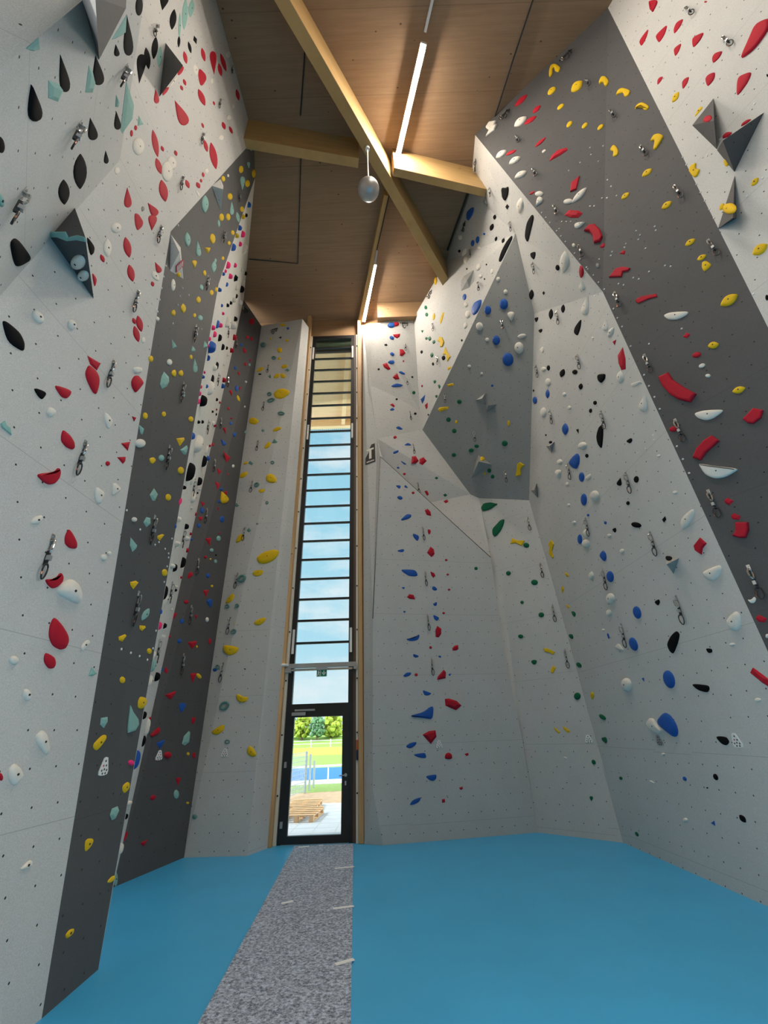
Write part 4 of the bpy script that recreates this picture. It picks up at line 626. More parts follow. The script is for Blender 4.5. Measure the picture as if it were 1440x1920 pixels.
3 | 0 2 1 -4028 8792 13506 -340 43 44 13 -146 -96 -108 ; 0 2 0 -3946 8808 12714 -340 43 22 16 -76 -47 -57 ; 0 2 0 -4024 8680 12628 -340 43 26 6 -63 -57 -59 ; 4 2 0 -4090 8513 12099 -340 43 19 12 -65 -41 -46 ; 0 1 1 -4009 8615 11966 -340 43 24 43 -78 -46 -70 ; 0 2 0 -3866 8799 11758 -340 43 17 4 -50 -36 -34 ; 5 2 0 -3858 8783 11548 -340 43 15 13 -51 -32 -36 ; 0 2 0 -3928 8666 11453 -340 43 22 10 -65 -48 -48 ; 4 2 0 -4075 8388 11002 -340 43 21 7 -64 -45 -41 ; 0 1 0 -3993 8495 10894 -340 43 16 30 -53 -30 -42 ; 2 2 0 -3843 8702 10770 -340 43 19 34 -1 -16 -46 ; 0 2 0 -3912 8547 10378 -340 43 13 2 -65 -27 -20 ; 4 2 1 -3963 8459 10284 -340 43 26 14 -102 -56 -49 ; 0 4 1 -4027 8324 9978 -340 43 24 -30 86 48 53 ; 3 3 1 -3893 8522 9976 -340 43 23 48 -82 -45 -58 ; 2 2 0 -3795 8782 9904 -122 16 15 6 -30 -35 -31 ; 0 2 0 -3998 8290 9400 -340 43 16 8 -46 -33 -27 ; 5 8 0 -3734 8969 9167 -122 16 12 -68 -89 0 67 61 63 20 -34 ; 0 2 0 -3917 8375 9139 -340 43 16 3 -28 -35 -25 ; 4 2 0 -3907 8367 8965 -340 43 20 6 -54 -41 -29 ; 4 2 0 -3822 8501 8697 -122 16 22 14 -68 -68 -53 ; 0 4 1 -3961 8240 8611 -340 43 23 -31 83 45 43 ; 4 0 1 -3944 8215 8234 -340 43 26 69 -49 -39 -64 ; 0 1 0 -4073 7993 8003 -340 43 18 13 -45 -36 -29 ; 0 8 2 -3836 8325 7852 -122 16 19 -162 63 154 93 13 -154 ; 2 2 0 -3770 8624 7791 -122 16 22 10 -45 -51 -34 ; 0 2 0 -3795 8464 7442 -122 16 10 5 -25 -30 -19 ; 0 8 1 -3893 8171 7342 -340 43 13 -71 60 70 38 2 -98 ; 0 8 1 -3861 8166 6948 -340 43 15 -77 65 65 69 13 -133 ; 0 2 0 -3778 8473 6920 -122 16 20 28 -31 -58 -45 ; 4 2 0 -3816 8299 6917 -122 16 20 12 -33 -59 -38 ; 3 0 2 -3786 8416 6763 -122 16 50 113 -98 -136 -115 ; 4 2 0 -3810 8284 6576 -122 16 16 9 -40 -49 -26 ; 0 8 0 -3802 8293 6392 -122 16 12 -49 11 38 37 11 -48 ; 0 8 1 -3985 7897 6306 -340 43 12 -60 34 51 40 10 -74 ; 4 2 1 -3758 8476 6208 -122 16 27 25 -69 -81 -44 ; 4 2 1 -3972 7894 6139 -340 43 22 21 -65 -43 -26 ; 0 8 0 -3963 7881 5936 -340 43 15 -70 2 44 61 47 -10 -3 -59 ; 0 2 0 -3753 8452 5840 -122 16 14 4 -16 -42 -19 ; 4 2 0 -3960 7860 5753 -340 43 19 11 -49 -38 -18 ; 5 2 0 -3750 8447 5706 -122 16 24 17 -58 -72 -33 ; 0 8 1 -3814 8125 5512 -122 16 18 -126 2 71 100 58 -101 ; 4 2 0 -3998 7754 5381 -340 43 12 4 -26 -25 -9 ; 5 2 0 -3778 8272 5347 -122 16 20 10 -41 -59 -24 ; 1 2 0 -3740 8442 5301 -122 16 10 5 -21 -30 -12 ; 5 2 0 -3734 8452 5158 -122 16 16 13 -40 -50 -20 ; 3 2 0 -3771 8277 5143 -122 16 11 5 -20 -32 -12 ; 0 2 0 -3808 8103 5123 -122 16 16 7 -30 -46 -18 ; 4 2 0 -3763 8268 4769 -122 16 20 11 -44 -60 -20 ; 0 8 1 -3904 7793 4618 -340 43 18 -30 49 39 78 60 12 -28 -94 -51 -39 ; 3 2 0 -3718 8450 4594 -122 16 14 6 -25 -42 -13 ; 0 8 1 -3749 8286 4407 -122 16 16 -103 18 81 82 24 -99 ; 4 0 1 -3706 8459 4228 -122 16 30 -37 82 91 30 ; 0 2 0 -3868 7774 4072 -340 43 24 6 -37 -48 -10 ; 2 2 0 -3699 8446 3884 -122 16 22 11 -47 -50 -11 ; 0 8 0 -3775 8096 3865 -122 16 12 -61 4 42 44 19 -47 ; 0 8 1 -3952 7609 3771 -340 43 13 -34 34 48 58 23 -19 -23 -82 ; 4 2 0 -3859 7736 3694 -340 43 21 7 -44 -41 -7 ; 0 2 1 -3649 8628 3485 -122 16 15 13 -55 -48 -8 ; 0 2 0 -3947 7565 3382 -340 43 14 4 -25 -27 -4 ; 0 8 1 -3756 8113 3340 -122 16 23 -152 9 114 82 102 7 9 -89 ; 4 2 0 -3836 7744 3331 -122 16 21 10 -37 -59 -10 ; 3 2 0 -3725 8254 3318 -122 16 10 11 -25 -26 -6 ; 4 2 0 -3931 7513 2812 -340 43 10 6 -35 -19 -2 ; 0 7 1 -3886 7578 2806 -340 43 12 -36 37 5 49 39 -12 15 -54 -25 -25 ; 3 2 1 -3670 8441 2801 -122 16 18 77 -36 -36 -26 ; 0 8 1 -3706 8273 2775 -122 16 18 -103 40 76 77 69 -10 7 -109 ; 0 8 2 -3808 7755 2422 -122 16 19 -150 -7 104 75 114 41 19 -72 ; 4 7 2 -3729 8099 2252 -122 16 21 -96 63 83 64 96 -7 1 -104 -83 -14 ; 0 7 1 -3645 8459 2041 -122 16 13 -79 36 58 55 60 -9 -6 -81 ; 0 7 2 -3836 7550 1855 -122 16 19 -118 -36 44 87 109 38 75 -18 -74 -78 ; 5 8 2 -3663 8336 1745 -122 16 24 -101 -78 -81 40 32 122 79 99 91 -54 -16 -103 ; 4 8 1 -3798 7709 1688 -122 16 18 -105 11 74 62 86 20 -2 -74 ; 0 2 1 -3747 7918 1515 -122 16 33 14 -49 -93 5 ; 3 2 0 -3633 8444 1507 -122 16 13 7 -26 -41 2 ; 0 2 1 -3595 8616 1476 -122 16 15 17 -50 -48 1 ; 0 8 1 -3658 8283 1125 -122 16 13 -80 39 52 41 57 -8 7 -72 ; 0 7 1 -3770 7741 950 -122 16 15 -76 5 -13 41 58 20 60 -24 -10 -40 ; 5 2 1 -3652 8284 928 -122 16 22 18 -66 -66 8 ; 3 2 0 -3575 8617 764 -122 16 13 5 -18 -41 5 ; 0 7 2 -3853 7326 545 -340 43 10 9 63 30 27 -8 -76 -28 3 ; 0 8 1 -3761 7711 391 -122 16 12 -86 17 78 29 10 -45 ; 5 2 2 -3845 7280 83 -122 16 14 22 -81 -36 10
4 | 3 3 1 -3046 8915 13422 -1036 13 28 -107 30 -13 87 ; 4 2 0 -2856 8864 13205 -1036 13 21 46 -8 12 -65 ; 3 2 0 -3407 8990 12906 -1036 13 22 30 -2 18 -68 ; 1 8 0 -3079 8910 12850 -1036 13 10 -67 23 34 41 32 -64 ; 5 6 1 -3629 9038 12668 -1036 13 37 100 -25 19 -111 ; 3 7 0 -2838 8846 12627 -1036 13 13 -91 -6 -42 64 67 33 59 -75 ; 3 2 0 -3041 8887 12252 -1036 13 39 9 -121 -86 33 ; 5 6 0 -3197 8917 11938 -1036 13 25 75 -24 8 -72 ; 3 2 0 -3013 8871 11864 -1036 13 20 57 -15 8 -58 ; 3 7 1 -3607 9008 11582 -1036 13 20 -129 -54 -44 97 122 61 99 -44 -43 -96 ; 3 7 1 -2815 8813 11456 -1036 13 22 -122 26 -45 97 106 33 105 -76 -64 -71 ; 1 2 0 -3593 9000 11374 -1036 13 12 58 -17 4 -33 ; 5 8 0 -2707 8782 11273 -1036 13 14 -84 20 -5 74 71 -27 33 -77 ; 5 8 0 -3247 8911 11172 -1036 13 13 -59 18 5 92 52 -61 13 -80 ; 3 7 1 -3019 8855 11123 -1036 13 23 -114 -63 -76 64 16 105 105 56 62 -100 ; 3 7 1 -2826 8807 11067 -1036 13 27 -104 100 -11 124 112 -42 73 -121 -63 -66 ; 5 6 0 -3171 8875 10422 -1036 13 27 72 -13 13 -73 ; 3 7 2 -2805 8785 10346 -1036 13 51 -269 53 -134 205 78 183 279 1 201 -134 26 -214 -166 -133 ; 5 6 1 -3097 8851 10156 -1036 13 27 125 16 26 -75 ; 5 6 1 -2733 8749 9572 -1036 13 24 121 -38 4 -63 ; 3 7 2 -3546 8944 9512 -1036 13 35 -154 6 -134 137 -31 147 97 52 186 -65 79 -146 -91 -77 ; 5 2 0 -3217 8855 9092 -1036 13 18 46 -11 6 -46 ; 3 7 1 -2802 8753 9037 -1036 13 21 -137 -1 -31 77 124 52 122 -25 7 -74 -104 -61 ; 5 8 1 -2828 8750 8620 -1036 13 17 -79 -28 -21 99 91 -39 22 -65 ; 3 7 1 -3015 8793 8537 -1036 13 26 -101 -78 -58 66 33 115 101 58 56 -71 -37 -106 ; 3 7 0 -3582 8919 8080 -1036 13 15 -68 -47 -45 42 51 49 64 -34 ; 5 8 0 -3433 8883 8047 -1036 13 16 -79 9 -29 79 78 -23 42 -74 ; 1 2 0 -3009 8778 7962 -1036 13 10 12 -3 2 -19 ; 5 6 0 -2817 8740 7934 -923 4 22 51 3 10 -52 ; 3 7 1 -3586 8912 7706 -1036 13 27 -126 -56 -85 66 103 94 119 -13 -10 -104 ; 3 7 2 -2801 8736 7447 -923 4 44 -141 68 -76 159 45 118 156 -39 112 -135 -36 -125 -119 -45 ; 5 6 1 -3168 8801 7315 -1036 13 26 66 25 33 -60 ; 3 7 1 -3011 8759 7114 -1036 13 17 -105 30 -51 57 100 34 66 -50 -35 -63 ; 5 8 0 -3641 8904 6813 -1036 13 16 -64 -9 -20 79 74 -33 14 -58 ; 5 6 0 -2836 8733 6751 -923 4 20 36 1 8 -45 ; 8 2 0 -3013 8737 6191 -1036 13 11 34 -5 3 -25 ; 5 8 0 -3204 8780 6051 -1036 13 15 -57 -9 -14 73 60 -16 16 -60 ; 3 7 1 -3413 8827 5866 -1036 13 27 -101 -102 -65 55 22 130 103 31 82 -42 -17 -103 ; 3 7 3 -2672 8718 5331 -923 4 55 -269 -13 -130 112 96 172 252 143 243 31 142 -105 -41 -176 -196 -148 ; 3 7 2 -2852 8722 4954 -923 4 27 -129 17 -55 73 131 59 91 -52 -18 -86 -107 -42 ; 5 6 1 -3199 8751 4842 -1036 13 38 84 58 62 -69 ; 3 7 2 -3416 8793 4410 -1036 13 26 -113 -95 -57 44 40 124 102 50 59 -57 -55 -101 ; 5 6 0 -3457 8799 4242 -1036 13 24 59 -6 8 -47 ; 5 6 0 -3225 8743 4233 -1036 13 22 46 -5 7 -44 ; 3 7 2 -2685 8709 3870 -923 4 27 -137 -14 -43 55 113 91 121 17 15 -83 -103 -67 ; 3 2 0 -3233 8736 3855 -1036 13 10 12 -1 3 -17 ; 5 6 1 -3220 8729 3682 -923 4 25 51 34 33 -41 ; 3 7 2 -3234 8727 3318 -923 4 40 -166 45 -145 113 177 47 150 -57 15 -119 -107 -66 ; 5 6 0 -3459 8770 2997 -1036 13 26 43 12 29 -47 ; 4 2 0 -3517 8783 2953 -1036 13 18 45 2 11 -33 ; 1 2 0 -2888 8711 2937 -923 4 10 11 -10 -8 -8 ; 3 7 2 -2877 8707 2396 -923 4 27 -118 50 -91 94 6 37 125 24 114 -46 20 -75 -83 -31 ; 5 6 2 -3194 8719 2281 -923 4 39 82 54 53 -57 ; 3 7 2 -3249 8718 1868 -923 4 28 -134 -19 -65 29 41 84 108 82 103 -10 -9 -81 -108 -61 ; 5 6 1 -3050 8709 1671 -923 4 22 54 2 9 -37 ; 3 7 2 -2579 8690 1497 -923 4 30 -94 31 -52 109 29 59 116 -55 46 -87 -60 -49 ; 5 2 0 -3454 8718 552 -923 4 22 7 -37 -43 1
16 | 0 7 2 4921 2266 12599 -1556 2 26 -1 235 78 -88 -62 -158 -54 -62 -60 -5 ; 0 7 3 4788 2557 12209 -1558 1 15 -66 101 122 55 39 -72 -82 -117 ; 0 7 3 4854 2408 11759 -1558 1 20 -47 145 120 24 32 -103 -83 -117 -70 70 ; 0 7 2 4923 2253 11461 -1558 1 16 -50 61 16 109 90 -14 23 -82 -88 -64 ; 0 2 0 5055 1959 11186 -1556 2 11 -4 -19 -10 26 ; 0 7 2 4853 2407 11042 -1558 1 15 -25 99 19 82 77 9 6 -79 -66 -84 ; 0 7 1 4714 2714 10924 -1558 1 12 -17 66 26 54 54 -28 2 -56 -57 -34 ; 0 7 2 4931 2230 10737 -1558 1 21 -27 133 18 100 95 -43 15 -95 -87 -62 ; 0 7 2 4783 2557 10271 -1558 1 14 -18 87 29 74 69 5 12 -68 -68 -75 ; 3 1 2 4715 2707 10232 -1558 1 21 -60 -16 -7 76 ; 0 7 2 4931 2226 10026 -1558 1 19 -35 80 13 94 73 -35 10 -81 -68 -41 ; 0 7 2 4858 2387 9801 -1558 1 21 -32 106 16 108 76 9 23 -94 -70 -86 ; 0 7 3 5061 1935 9563 -1558 1 35 165 39 94 173 34 178 -57 95 -221 -39 -86 -149 103 -111 ; 3 7 2 4746 2635 9512 -1558 1 10 -81 -25 -13 44 40 38 60 -35 ; 0 7 3 4924 2238 9146 -1558 1 24 -28 111 18 158 115 0 34 -90 -126 -123 ; 1 2 0 4989 2091 8843 -1558 1 10 -6 -27 -6 10 ; 3 7 2 4583 2993 8649 -1558 1 23 68 88 20 0 57 -81 -7 -143 -46 -101 -44 103 4 136 ; 0 3 2 4760 2598 8630 -1558 1 20 -44 35 5 60 ; 0 3 2 4835 2431 8518 -1558 1 13 -47 30 3 39 ; 3 2 1 4695 2741 8260 -1558 1 18 -23 -66 -18 38 ; 3 2 1 4579 2994 7699 -1558 1 13 32 21 7 -36 ; 3 1 2 4722 2676 7595 -1558 1 17 -42 -11 -3 48 ; 3 1 2 4591 2962 6680 -1558 1 30 74 -12 -2 -77 ; 1 2 1 4512 3134 6036 -1558 1 17 9 -13 -14 -34
105 | 0 2 1 4619 2552 9013 -1573 202 21 44 -83 0 -138
15 | 2 8 2 2786 4301 13935 -1298 -54 44 -107 156 -6 226 141 45 72 -43 130 -80 39 -189 -169 -135 -61 -31 ; 0 1 2 3335 3846 13910 -1298 -54 27 -148 -1 -14 98 ; 3 9 2 3901 3376 13903 -1298 -54 30 -132 -110 -91 72 -22 204 59 133 108 -138 40 -207 -6 -62 24 54 -19 51 -59 -104 ; 3 2 2 3784 3540 13361 -1298 -54 27 -79 -9 -13 97 ; 2 1 2 3249 3994 13294 -1298 -54 49 -136 25 -15 127 ; 0 1 2 3520 3777 13230 -1298 -54 23 -90 -10 -12 82 ; 0 1 2 3393 3901 13080 -1298 -54 23 -130 39 -7 81 ; 3 1 2 4102 3338 12861 -1298 -54 42 -110 -11 -15 146 ; 2 1 2 2852 4380 12849 -1298 -54 43 -120 32 -13 109 ; 3 2 1 3832 3581 12708 -1298 -54 19 -63 4 -6 67 ; 0 1 2 3004 4278 12650 -1298 -54 18 -115 66 -2 59 ; 3 9 2 4415 3135 12383 -1298 -54 28 -74 89 -4 164 47 94 54 -123 3 -179 -33 -139 -15 4 -80 24 ; 2 1 2 3032 4294 12333 -1298 -54 42 -120 36 -10 102 ; 0 1 2 3447 3960 12233 -1298 -54 17 -120 -4 -8 56 ; 3 2 1 3871 3629 12055 -1298 -54 20 -55 -22 -12 66 ; 2 2 0 3463 3987 11914 -1298 -54 17 -39 9 -3 41 ; 2 1 2 3069 4328 11810 -1298 -54 41 -122 40 -8 96 ; 3 2 1 4037 3534 11703 -1298 -54 18 -53 -16 -9 59 ; 3 9 2 4504 3048 11586 -1445 -8 23 -108 131 -49 201 18 143 73 -133 27 -203 -34 -135 -11 12 -67 105 ; 0 8 2 3634 3889 11552 -1298 -54 25 -182 -7 -117 86 18 99 153 -22 152 -99 34 -86 ; 3 2 1 4198 3442 11360 -1298 -54 18 -52 -8 -6 56 ; 0 1 1 3164 4336 11102 -1298 -54 11 -52 11 -3 34 ; 2 2 1 3255 4281 10937 -1298 -54 33 68 -65 -9 -66 ; 3 9 2 4557 2992 10814 -1445 -8 18 -102 117 -51 170 20 116 57 -134 19 -187 -19 -106 -13 47 -53 96 ; 2 0 2 3223 4331 10751 -1298 -54 38 70 63 29 -80 ; 3 9 2 4224 3466 10514 -1445 -8 20 -56 126 37 168 46 -69 4 -168 -69 -96 -12 9 ; 0 8 2 3715 3951 10503 -1298 -54 24 123 104 73 12 -3 -135 -105 -95 -32 109 ; 2 2 1 3582 4095 10237 -1298 -54 31 70 -56 -7 -62 ; 2 1 3 3729 3979 10188 -1298 -54 34 -146 -50 -14 73 ; 0 8 2 3604 4122 9872 -1298 -54 28 -132 117 -41 165 96 -22 121 -126 42 -157 -61 -37 ; 3 9 2 4509 3083 9830 -1445 -8 27 -73 115 6 165 57 104 87 -42 31 -92 -70 -156 -96 -100 -12 49 ; 2 0 2 3640 4132 9546 -1298 -54 33 -84 32 1 67 ; 3 1 2 4343 3327 9411 -1445 -8 22 -72 16 -3 70 ; 3 1 2 4133 3622 9366 -1445 -8 20 -63 10 -5 63 ; 2 2 0 3506 4286 9197 -1298 -54 24 24 -19 -7 -44 ; 0 8 2 3774 4069 9147 -1298 -54 45 -127 199 -34 240 45 184 84 -10 74 -177 17 -241 -70 -193 -45 -22 -59 97 ; 0 8 1 3815 4078 8798 -1298 -54 13 -50 18 21 49 43 -6 15 -50 -32 -26 ; 3 1 2 4343 3348 8494 -1445 -8 22 -67 11 -2 66 ; 8 2 0 3698 4215 8479 -1298 -54 21 25 -19 -10 -50 ; 0 8 1 3934 3926 8336 -1445 -8 12 -49 33 16 42 37 -14 7 -60 ; 0 8 3 3849 4052 8031 -1445 -8 25 -151 62 -22 117 66 48 143 -92 106 -115 41 -54 -2 -119 ; 3 1 2 4349 3361 7566 -1445 -8 19 -60 10 0 52 ; 0 2 1 3890 4014 7283 -1474 -24 19 35 -4 4 -49 ; 0 8 3 3943 3940 7223 -1445 -8 16 -129 77 -46 90 125 -53 124 -116 20 -45 -108 9 ; 3 1 2 4360 3354 7202 -1445 -8 17 -50 12 1 44 ; 3 7 2 4357 3363 7033 -1445 -8 21 -13 98 29 72 55 -58 -46 -76 -45 16 ; 2 7 3 4068 3787 6628 -1474 -24 27 -120 135 -39 108 140 -77 104 -109 -7 -79 -96 21 ; 3 1 3 4366 3367 6331 -1445 -8 31 91 -2 -1 -77 ; 0 8 1 4080 3799 6242 -1474 -24 12 -42 18 14 42 39 -20 -10 -42 ; 0 2 1 4088 3814 5895 -1474 -24 18 44 -21 -6 -39 ; 3 1 2 4189 3657 5882 -1474 -24 23 51 -30 -10 -49 ; 2 2 1 4091 3824 5712 -1474 -24 18 34 -7 -2 -30 ; 0 8 3 3910 4114 5609 -1474 -24 47 -121 313 3 286 13 144 85 -52 160 -220 68 -285 -27 -165 -86 -27 -122 148 ; 2 2 0 4099 3825 5538 -1474 -24 16 23 -19 -8 -23 ; 3 1 2 4210 3682 5154 -1474 -24 21 60 -17 -7 -44 ; 0 2 1 3808 4313 5108 -1474 -24 18 46 -21 -8 -37 ; 2 7 3 4020 3987 5059 -1474 -24 30 -125 110 -14 76 148 -36 133 -62 32 -82 -45 -63 -111 23 ; 0 8 3 4222 3694 4767 -1474 -24 30 -95 27 -37 55 33 92 95 10 45 -62 -37 -85 -75 -43 ; 0 8 3 3939 4143 4676 -1474 -24 36 -160 -48 -86 35 23 94 112 106 154 0 56 -42 -16 -67 -98 -129 ; 2 7 3 3950 4153 4337 -1474 -24 36 -133 177 -99 159 11 64 183 -70 169 -88 45 -109 -52 -75 -120 17 ; 0 8 1 3947 4188 3950 -1474 -24 13 -34 32 5 44 45 -13 -6 -47 -34 -6 ; 0 8 1 3951 4197 3756 -1474 -24 14 -38 25 -1 48 45 -13 14 -46 -38 -11 ; 0 8 2 3955 4204 3594 -1474 -24 38 -20 101 86 57 59 -24 5 -94 -48 -79 -99 -30 -51 10 ; 2 7 1 3879 4381 2854 -1474 -24 12 -41 22 -11 9 29 35 37 7 4 -29 -28 -23 ; 0 8 2 3885 4388 2660 -1474 -24 13 -42 22 0 43 47 -7 17 -40 -33 -20 ; 2 2 0 3882 4405 2490 -1474 -24 16 13 -2 -8 -20
107 | 3 2 2 4493 2885 7433 1749 214 36 127 -255 -2 -124
10 | 3 2 1 1846 7951 13965 -1486 55 23 -28 -166 -71 114 ; 2 2 0 2406 6657 13891 -1668 -108 40 -41 -52 -65 112 ; 4 7 2 2565 6029 13826 -1668 -108 31 -176 111 -55 197 141 25 206 -123 64 -160 -155 -62 ; 1 7 1 2649 5341 13763 1759 -134 18 -48 183 130 -36 -29 -149 -93 -15 ; 1 2 0 2391 6904 13670 -1668 -108 17 -26 -24 -37 65 ; 2 1 1 2479 6777 13375 -1668 -108 37 -124 8 -46 108 ; 6 2 0 1518 8367 13306 -1486 55 22 0 -98 -72 93 ; 4 2 1 2613 6401 13138 -1668 -108 24 -60 -36 -46 90 ; 6 2 0 1526 8397 13007 -1535 -42 23 -18 -65 -65 77 ; 2 2 1 2465 6759 12989 -1486 55 39 -20 -135 -74 126 ; 4 2 1 2686 6227 12971 -1668 -108 23 -65 -45 -45 86 ; 4 2 0 2782 5982 12772 -1668 -108 14 -19 -18 -26 50 ; 2 2 0 2714 6305 12732 -1486 55 33 -17 -42 -56 116 ; 6 4 0 1389 8729 12664 -1535 -42 22 12 44 64 -71 ; 1 1 1 2922 5519 12612 -1668 -108 19 -42 -32 -33 69 ; 3 1 1 1687 8147 12566 -1535 -42 19 -54 -93 -51 67 ; 1 1 1 2886 5716 12559 -1668 -108 25 -79 -8 -35 90 ; 1 2 0 2435 6727 12551 -1486 55 10 -7 -36 -24 40 ; 6 2 0 1474 8629 12229 -1535 -42 23 53 -67 -26 -33 ; 1 1 0 2944 5782 12180 -1668 -108 16 -49 -13 -24 56 ; 3 8 2 1854 7880 12150 -1535 -42 14 -109 23 80 143 143 48 10 -95 -117 -148 ; 6 1 0 1552 8501 12058 -1535 -42 24 -32 -66 -66 78 ; 2 1 1 2611 6378 12046 -1535 -42 34 -60 -62 -49 89 ; 1 1 0 1333 8948 12017 -1535 -42 20 -28 -47 -58 66 ; 1 1 1 3023 5633 11829 -1486 55 18 -41 -42 -32 82 ; 1 2 0 2733 6171 11805 -1535 -42 10 -8 -25 -18 26 ; 4 2 1 2320 7004 11786 -1535 -42 25 -46 -65 -55 83 ; 6 1 0 1637 8379 11764 -1535 -42 22 -39 -42 -57 74 ; 2 2 0 2626 6402 11714 -1535 -42 30 -21 -46 -47 70 ; 1 7 3 3022 5641 11508 -1535 -42 23 267 101 249 3 43 -73 -211 -178 -266 -63 -106 82 116 140 ; 2 2 0 2330 7029 11508 -1535 -42 34 -29 -66 -57 76 ; 1 2 0 2675 6340 11497 -1535 -42 10 -8 -25 -18 25 ; 3 8 1 1796 8110 11450 -1535 -42 27 -142 169 -25 218 82 63 112 -140 1 -212 -76 -132 -45 8 ; 6 1 0 1569 8567 11443 -1535 -42 23 -43 -57 -63 76 ; 2 2 0 2798 6105 11422 -1535 -42 19 -21 -62 -30 42 ; 2 2 1 2341 7064 11164 -1535 -42 40 -41 -97 -69 87 ; 1 2 0 1576 8608 11118 -1535 -42 16 -11 -56 -46 43 ; 4 7 2 2496 6772 11048 -1535 -42 38 -151 152 -14 201 225 27 158 -120 -18 -186 -158 -125 -192 22 ; 2 1 1 2278 7225 10951 -1535 -42 30 -52 -66 -49 69 ; 0 2 0 1282 9234 10892 -1535 -42 18 33 -36 -21 -26 ; 1 1 0 1809 8180 10871 -1535 -42 26 -40 -52 -68 81 ; 3 8 2 1882 8037 10842 -1535 -42 20 11 279 53 14 128 -206 -44 -232 -37 33 -150 148 ; 1 2 0 2186 7453 10681 -1535 -42 12 -10 -33 -29 31 ; 6 7 0 1580 8699 10510 -1535 -42 14 -73 91 62 16 63 -69 -35 -52 ; 4 8 1 1278 9315 10439 -1535 -42 16 -114 93 149 56 58 -70 -68 -119 ; 3 8 0 1900 8081 10366 -1535 -42 15 -70 87 77 -2 79 -73 -69 -20 ; 6 7 0 1668 8574 10198 -1535 -42 12 -51 103 33 45 64 -53 -30 -83 ; 0 8 1 1350 9227 10095 -1535 -42 14 -74 92 82 61 40 -91 -43 -96 ; 6 7 0 1590 8760 10015 -1535 -42 14 -38 78 66 -4 20 -77 -58 7 ; 1 2 0 1375 9231 9765 -1535 -42 10 -1 -34 -31 21
12 | 1 7 2 2941 4828 12209 1681 -109 27 17 227 92 9 212 -196 40 -182 -165 -13 -155 156 ; 1 5 1 3013 5039 12069 1681 -109 22 -55 -5 -49 111 ; 2 1 2 3077 4680 11360 1681 -109 47 -152 12 -67 165 ; 1 7 3 3211 4848 10857 1681 -109 22 303 -90 299 -198 -77 -72 -320 8 -270 178 36 131 ; 1 7 1 3335 5213 10510 1746 -92 20 -37 154 115 -67 70 -110 -56 -83 -87 98 ; 1 1 2 3448 5905 10215 1746 -92 27 -100 -33 -65 105 ; 1 5 0 3494 5537 9722 1746 -92 15 -31 -19 -35 54 ; 1 2 1 3473 4828 9442 1746 -92 29 40 -60 -32 -40 ; 2 1 3 3477 4607 9241 1681 -109 53 -185 -50 -79 146 ; 0 3 2 3552 4424 8659 1681 -109 26 87 46 53 -88 ; 2 0 1 3601 4584 8515 1746 -92 34 -69 -31 -46 81
